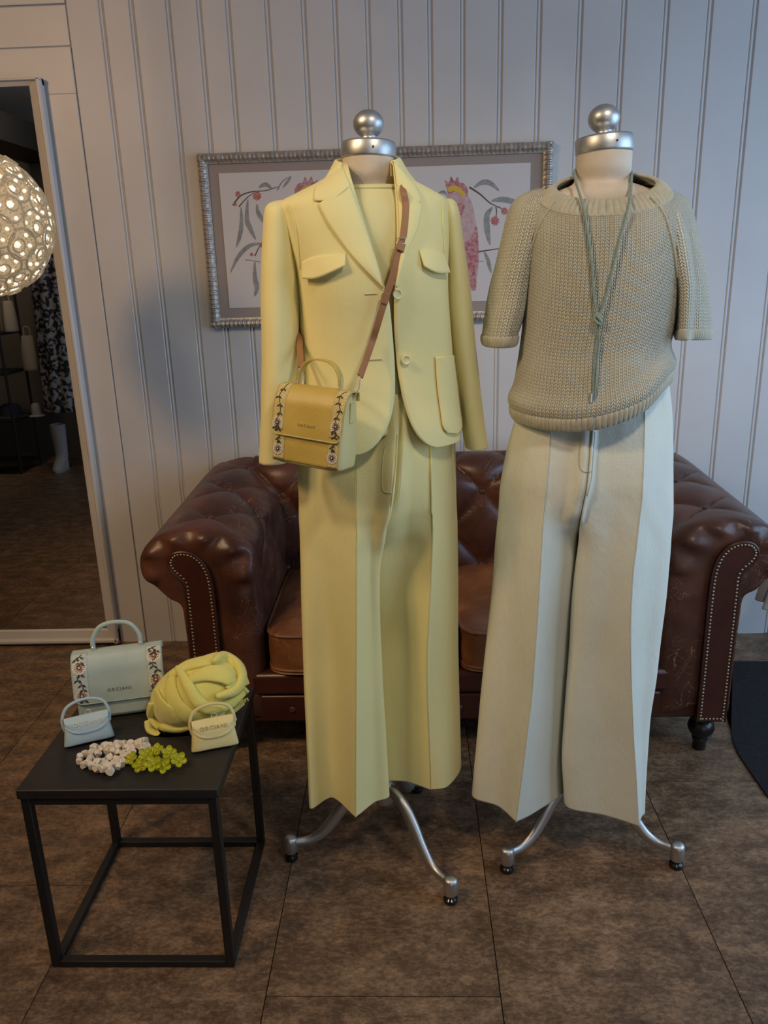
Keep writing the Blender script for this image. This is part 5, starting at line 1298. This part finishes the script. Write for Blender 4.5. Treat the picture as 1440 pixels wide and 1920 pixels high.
def ink(pts, mt, par, name, lay=1):
    """flat printed shape from an outline, a hair proud of the paper"""
    C = catmull([at(px, py, YP) for px, py in pts], max(24, len(pts)*5), True); n = len(C); C[:, 1] = YP-.0006-.00025*lay
    B = C.copy(); B[:, 1] += .0002
    obj(name, np.r_[C, B], [tuple(range(n)), tuple(range(2*n-1, n-1, -1))]+[(i, (i+1) % n, n+(i+1) % n, n+i)[::-1] for i in range(n)], mt, par, smooth=False)
def twig(pts, w, mt, par, name='twig', lay=1, taper=.4):
    C = catmull(pts, 24); T = np.gradient(C, axis=0); T /= np.linalg.norm(T, axis=1)[:, None]; N_ = np.c_[-T[:, 1], T[:, 0]]; ww = np.linspace(1, taper, 24)[:, None]*w
    L = C+N_*ww; R = C-N_*ww; A = np.array([at(*p, YP) for p in L]); B = np.array([at(*p, YP) for p in R]); A[:, 1] = B[:, 1] = YP-.0006-.00025*lay
    V, F = grid_vf(np.stack([A, B], 1)); obj(name, V, F, mt, par, smooth=False, solid=.0002)
def leaf(pts, w, par, mt=M_INKG):
    C = catmull(pts, 24); T = np.gradient(C, axis=0); T /= np.linalg.norm(T, axis=1)[:, None]; N_ = np.c_[-T[:, 1], T[:, 0]]; ww = (np.sin(np.linspace(0.03, PI-.02, 24))**.8)[:, None]*w
    A = np.array([at(*p, YP) for p in C+N_*ww]); B = np.array([at(*p, YP) for p in C-N_*ww]); A[:, 1] = B[:, 1] = YP-.0006-.0004
    V, F = grid_vf(np.stack([A, B], 1)); obj('leaf', V, F, mt, par, smooth=False, solid=.0002)
def blossom(px, py, r, par):
    pts = []
    for k in range(18):
        a = 2*PI*k/18; q = r*(1.0 if k % 2 else .72); pts.append((px+q*math.cos(a), py+q*math.sin(a)*1.1))
    ink(pts, M_INKR, par, 'blossom', 3)
# left print
twig([(437, 385), (450, 368), (470, 360), (500, 357), (520, 350)], 1.6, M_INKD, p1); twig([(448, 388), (462, 372), (475, 362)], 1.2, M_INKD, p1); twig([(520, 356), (530, 340), (543, 332)], 1.6, M_INKG, p1)
for q, w in (([(452, 388), (453, 420), (449, 445), (443, 464)], 4), ([(465, 372), (463, 410), (470, 430), (480, 450)], 4.5), ([(482, 382), (484, 398), (492, 412), (502, 425)], 4), ([(495, 457), (470, 460), (448, 480), (432, 512)], 4), ([(478, 490), (478, 520), (482, 540), (477, 556)], 4.5), ([(485, 352), (498, 346), (510, 354)], 4), ([(530, 352), (540, 340), (546, 330)], 2.5)): leaf(q, w, p1)
twig([(460, 487), (475, 489), (492, 492)], 1.2, M_INKG, p1); twig([(478, 480), (485, 465), (493, 452)], 1.2, M_INKD, p1)
blossom(482, 367, 9, p1); blossom(446, 364, 5.5, p1); blossom(441, 383, 3.5, p1); blossom(472, 477, 3.5, p1); blossom(492, 460, 5, p1)
# right print: cockatoo with a red and yellow crest
twig([(758, 328), (775, 342), (795, 355), (815, 364)], 1.6, M_INKD, p2); twig([(768, 335), (772, 346), (775, 357)], 1.3, M_INKG, p2)
def cockatoo(par, dx, mir_=1):
    f = lambda L: [(868+dx+mir_*(x-868), y) for x, y in L]
    ink(f([(838, 372), (842, 362), (856, 358), (872, 362), (884, 378), (890, 405), (896, 440), (898, 480), (896, 510), (892, 530), (893, 543), (884, 545), (876, 535), (872, 510), (862, 480), (852, 440), (846, 405)]), M_INKP, par, 'cockatoo', 1)
    ink(f([(866, 462), (880, 450), (893, 424), (897, 455), (896, 500), (888, 512), (874, 506)]), M_INKRD, par, 'wing', 2)
    ink(f([(858, 402), (856, 385), (864, 380), (872, 384), (868, 396), (862, 410)]), M_INKRD, par, 'face', 6)
    ink(f([(872, 498), (888, 500), (893, 530), (890, 544), (883, 538), (876, 520)]), M_INKRD, par, 'tail', 5)
    ink(f([(834, 338), (842, 342), (846, 331), (852, 340), (858, 332), (862, 342), (870, 344), (877, 356), (876, 368), (868, 364), (856, 358), (842, 364), (838, 354)]), M_INKRD, par, 'crest', 3)
    ink(f([(839, 352), (852, 348), (862, 352), (873, 364), (868, 369), (860, 362), (850, 358), (842, 360)]), M_INKY, par, 'crest_band', 4)
cockatoo(p2, 0); cockatoo(p1, -306, -1)
twig([(880, 351), (900, 364), (918, 380), (934, 388)], 1.9, M_INKD, p2); twig([(868, 483), (890, 474), (910, 470), (938, 466)], 2.0, M_INKD, p2); twig([(880, 489), (895, 490), (908, 490)], 1.2, M_INKG, p2)
for q, w in (([(888, 352), (905, 342), (920, 344), (936, 358)], 5), ([(921, 377), (940, 374), (962, 378), (975, 385)], 5.5), ([(924, 388), (913, 405), (914, 435), (919, 460)], 5.5), ([(907, 470), (914, 485), (918, 500), (921, 512)], 3.5), ([(822, 362), (832, 360), (838, 366)], 3)): leaf(q, w, p2)
blossom(946, 396, 7, p2); blossom(928, 414, 9, p2); blossom(807, 362, 5, p2); twig([(934, 388), (942, 392), (946, 398)], 1.2, M_INKD, p2); twig([(930, 388), (931, 400), (928, 412)], 1.2, M_INKD, p2)

# ------------------------------------------------------------------ beaded globe pendant
M_BEADW = mat('champagne_bead_wire', (.52, .42, .28), .38, .25, bump=.3, bscale=700, emit=(1.0, .74, .42), estr=.10)
M_CRYSTAL = mat('lit_crystal', (.9, .86, .78), .08, emit=(1.0, .90, .74), estr=.85)
M_DIFF = mat('lamp_inner_glow', (.50, .40, .26), .5, emit=(1.0, .74, .44), estr=.26, bump=.6, bscale=160)
LC = at(-42, 420, 2.2); LR = .232*.80
lamp = thing('globe_pendant', 'beaded crystal globe pendant lamp hanging at the left edge before the mirror', 'lamp', (LC[0], LC[1], LC[2]))
V, F = sphere_vf(LC, LR*.90, 48, 28); obj('inner_diffuser', V, F, M_DIFF, lamp)
def beaded_torus(R, r, nb):
    V = []; F = []; N_ = nb*4
    for i in range(N_):
        a = 2*PI*i/N_; rr = r*(.72+.28*abs(math.sin(a*nb/2)))
        for j in range(8):
            b = 2*PI*j/8; V.append(((R+rr*math.cos(b))*math.cos(a), (R+rr*math.cos(b))*math.sin(a), rr*math.sin(b)))
    for i in range(N_):
        for j in range(8): F.append((i*8+j, ((i+1) % N_)*8+j, ((i+1) % N_)*8+(j+1) % 8, i*8+(j+1) % 8))
    return V, F
ring_big = mesh_only('beaded_ring', *beaded_torus(.037, .0036, 26), M_BEADW); ring_sm = mesh_only('beaded_ring_small', *beaded_torus(.017, .0028, 14), M_BEADW)
bmx = bmesh.new(); bmesh.ops.create_icosphere(bmx, subdivisions=1, radius=.0098); cry = bpy.data.meshes.new('crystal'); bmx.to_mesh(cry); bmx.free(); cry.materials.append(M_CRYSTAL)
cry2 = bpy.data.meshes.new('crystal_small'); bmx = bmesh.new(); bmesh.ops.create_icosphere(bmx, subdivisions=1, radius=.0058); bmx.to_mesh(cry2); bmx.free(); cry2.materials.append(M_CRYSTAL)
NR = 92; ga = PI*(3-math.sqrt(5))
for k in range(NR):
    z = 1-2*(k+.5)/NR; r = math.sqrt(1-z*z); n = Vector((r*math.cos(k*ga), r*math.sin(k*ga), z)); p = LC+np.array(n)*LR
    s = .86+.26*((k*37) % 11)/11; rot = n.to_track_quat('Z', 'Y')
    rg = inst('beaded_ring', ring_big, p*1.0-np.array(n)*.004, lamp, rot=rot, scale=s)
    t1_ = np.array(n.orthogonal().normalized()); t2_ = np.array(n.cross(Vector(t1_)))
    a0 = k*1.3
    for mesh_, nm, off, dep in ((ring_sm, 'beaded_ring_small', .013, .002), (cry, 'crystal', .013, -.006)):
        q = p+(t1_*math.cos(a0)+t2_*math.sin(a0))*off+np.array(n)*dep; inst(nm, mesh_, q, lamp, rot=rot)
    for m in range(3):
        a = a0+1.6+m*1.25; q = p+(t1_*math.cos(a)+t2_*math.sin(a))*.025-np.array(n)*.006; inst('crystal_small', cry2, q, lamp, rot=rot)
# fine seed beads threaded between the rings
mb = MB(); sv, sf = sphere_vf((0, 0, 0), .0027, 6, 4); sv = np.array(sv); NB = 2600
for k in range(NB):
    z = 1-2*(k+.5)/NB; r = math.sqrt(1-z*z); n = np.array((r*math.cos(k*ga), r*math.sin(k*ga), z)); mb.add(sv+LC+n*(LR-.009+.003*math.sin(k*1.7)), sf)
obj('seed_beads', mb.V, mb.F, M_BEADW, lamp, kind='stuff')
tube('hanging_rod', [LC+[0, 0, LR], [LC[0], LC[1], RZ-.03]], .006, M_FRAME, lamp, n=10)
lathe('ceiling_rose', [(.02, -.04), (.05, -.03), (.06, 0)], (LC[0], LC[1], RZ), M_FRAME, lamp)

# ------------------------------------------------------------------ clothes rack and shelves, seen in the mirror
YM = 2.944
def mir(px, py, Yv):
    p = at(px, py, Yv); p[1] = 2*YM-p[1]; return p
M_BW = mat('black_white_print', (.03, .03, .035), .8); nt, b = nodes_of(M_BW)
tc = nt.nodes.new('ShaderNodeTexCoord'); vo = nt.nodes.new('ShaderNodeTexNoise'); vo.inputs['Scale'].default_value = 30; vo.inputs['Detail'].default_value = 2; nt.links.new(tc.outputs['Object'], vo.inputs['Vector'])
rp = nt.nodes.new('ShaderNodeValToRGB'); rp.color_ramp.elements[0].position = .47; rp.color_ramp.elements[1].position = .53; rp.color_ramp.elements[0].color = (.02, .02, .024, 1); rp.color_ramp.elements[1].color = (.42, .42, .44, 1)
nt.links.new(vo.outputs[0], rp.inputs[0]); nt.links.new(rp.outputs[0], b.inputs['Base Color'])
yv = 6.1
dc = mir(100, 600, yv)
dress = thing('printed_dress', 'long black and white printed dress hanging, seen in the mirror', 'dress', (dc[0], dc[1], .4))
rings = []
for py, L, R in ((478, 70, 120), (500, 62, 128), (540, 62, 132), (600, 70, 138), (680, 78, 146), (770, 88, 152)):
    a, c = mir(L, py, yv), mir(R, py, yv); w = (c[0]-a[0])/2; m_ = (a+c)/2
    rings.append([(m_[0]+w*(1+.10*math.sin(8*t))*math.cos(t), m_[1]+.10*(1+.10*math.sin(8*t))*math.sin(t), m_[2]) for t in np.linspace(0, 2*PI, 48, endpoint=False)])
P = loft(rings, 96, 40); V, F = grid_vf(P, True); obj('dress_cloth', V, F, M_BW, dress, solid=.002)
tp_ = mir(95, 478, yv); tube('hanger', [tp_+[-.16, 0, -.02], tp_+[0, 0, .02], tp_+[.16, 0, -.02]], .006, M_BLACKPAINT, dress, n=8)
tube('hanger_hook', [tp_+[0, 0, .02], tp_+[0, 0, .10], [tp_[0]+.02, tp_[1], 1.82]], .003, M_BLACKPAINT, dress, n=6)
skc = mir(125, 820, yv)
rack = thing('clothes_rack', 'black metal clothes rack with shelves, seen in the mirror', 'rack', (-3.3, -.35, 0))
rt_, rb_ = mir(60, 470, yv), mir(75, 855, 6.45)
ry = dc[1]
xr0, xr1 = -4.0, dc[0]+.22
for x in (xr0, -3.03, xr1):
    for y in (ry-.17, ry+.17): tube('post', [(x, y, 0), (x, y, 1.85)], .011, M_BLACKPAINT, rack, n=8)
for y in (ry-.17, ry+.17): tube('top_bar', [(xr0, y, 1.85), (xr1, y, 1.85)], .011, M_BLACKPAINT, rack, n=8)
tube('hanging_bar', [(-3.03, ry, 1.82), (xr1, ry, 1.82)], .010, M_BLACKPAINT, rack, n=8)
for x in (-3.03, xr1): tube('cross_bar', [(x, ry-.17, 1.82), (x, ry+.17, 1.82)], .010, M_BLACKPAINT, rack, n=8)
shz = [mir(0, 622, yv)[2], mir(0, 695, yv)[2], mir(0, 782, yv)[2], .07]
for z in shz: box('shelf', (xr0, ry-.17, z-.02), (-3.03, ry+.17, z), M_BLACKPAINT, rack)
M_CREAM = mat('cream_canvas', (.42, .36, .28), .8); M_NAVY = mat('navy_felt', (.02, .025, .045), .85); M_GREYC = mat('pale_grey_cloth', (.40, .39, .40), .8)
# hats on the lower shelf, folded bags on the others
def hat(name, label, cx_, z, r, mt):
    t = thing(name, label, 'hat', (cx_, ry, z)); lathe('crown', [(r*.62, .004), (r*.60, .05), (r*.54, .085), (r*.40, .10), (r*.02, .104)], (cx_, ry, z+.001), mt, t, n=28); lathe('brim', [(r*.60, .006), (r*.98, .001), (r, .004), (r*.62, .012)], (cx_, ry, z+.001), mt, t, n=28)
hat('felt_hat', 'dark navy felt hat on the lower shelf in the mirror', mir(18, 760, yv)[0], shz[2], .13, M_NAVY)
hat('cloth_hat', 'small pale grey hat beside the navy hat in the mirror', mir(66, 765, yv)[0]+.005, shz[2], .06, M_GREYC)
def tote(label, px0, px1, pyt, z, mt):
    a, c = mir(px0, pyt, yv), mir(px1, pyt, yv); h = a[2]-z; t = thing('tote_bag', label, 'bag', ((a[0]+c[0])/2, ry, z), group='bags on the shelves in the mirror')
    cxm, w = (a[0]+c[0])/2, (c[0]-a[0])/2
    P = loft([[(cxm+w*k*math.cos(q), ry+.06*kk*math.sin(q), z+.001+h*f) for q in np.linspace(0, 2*PI, 16, endpoint=False)] for f, k, kk in ((0, .9, .9), (.05, 1, 1), (.5, .97, .9), (.95, .8, .5), (1, .75, .3))], 40, 16)
    V, F = grid_vf(P, True); F.append(tuple(range(40))[::-1]); F.append(tuple(len(V)-40+i for i in range(40))); obj('bag_body', V, F, mt, t)
    tube('bag_handle', [(cxm-w*.4, ry, z+h), (cxm-w*.3, ry, z+h+.06), (cxm+w*.3, ry, z+h+.06), (cxm+w*.4, ry, z+h)], .006, mt, t, n=8, samples=20)
tote('cream canvas bag on the upper shelf in the mirror', -4, 26, 565, shz[0], M_CREAM)
tote('pale canvas bag on the middle shelf in the mirror', 36, 66, 630, shz[1], M_CREAM)
# white boots under the dress
bx = mir(128, 850, 6.2)
boot = thing('boot', 'pale boot standing under the printed dress in the mirror', 'boot', (bx[0], ry+.02, 0))
P = loft([[(bx[0]+a*math.cos(q), ry+.02+dy+b_*math.sin(q), z) for q in np.linspace(0, 2*PI, 16, endpoint=False)] for z, a, b_, dy in ((0.0, .045, .11, .05), (.03, .046, .115, .05), (.07, .044, .09, .03), (.12, .045, .055, 0), (.30, .055, .06, 0), (.36, .056, .06, 0))], 40, 30)
V, F = grid_vf(P, True); F.append(tuple(range(40))[::-1]); obj('boot_shaft', V, F, M_GREYC, boot, solid=.003)
V, F = box_vf((bx[0]-.03, ry-.06, 0), (bx[0]+.03, ry-.01, .028)); obj('heel', V, F, M_BLACKPAINT, boot)
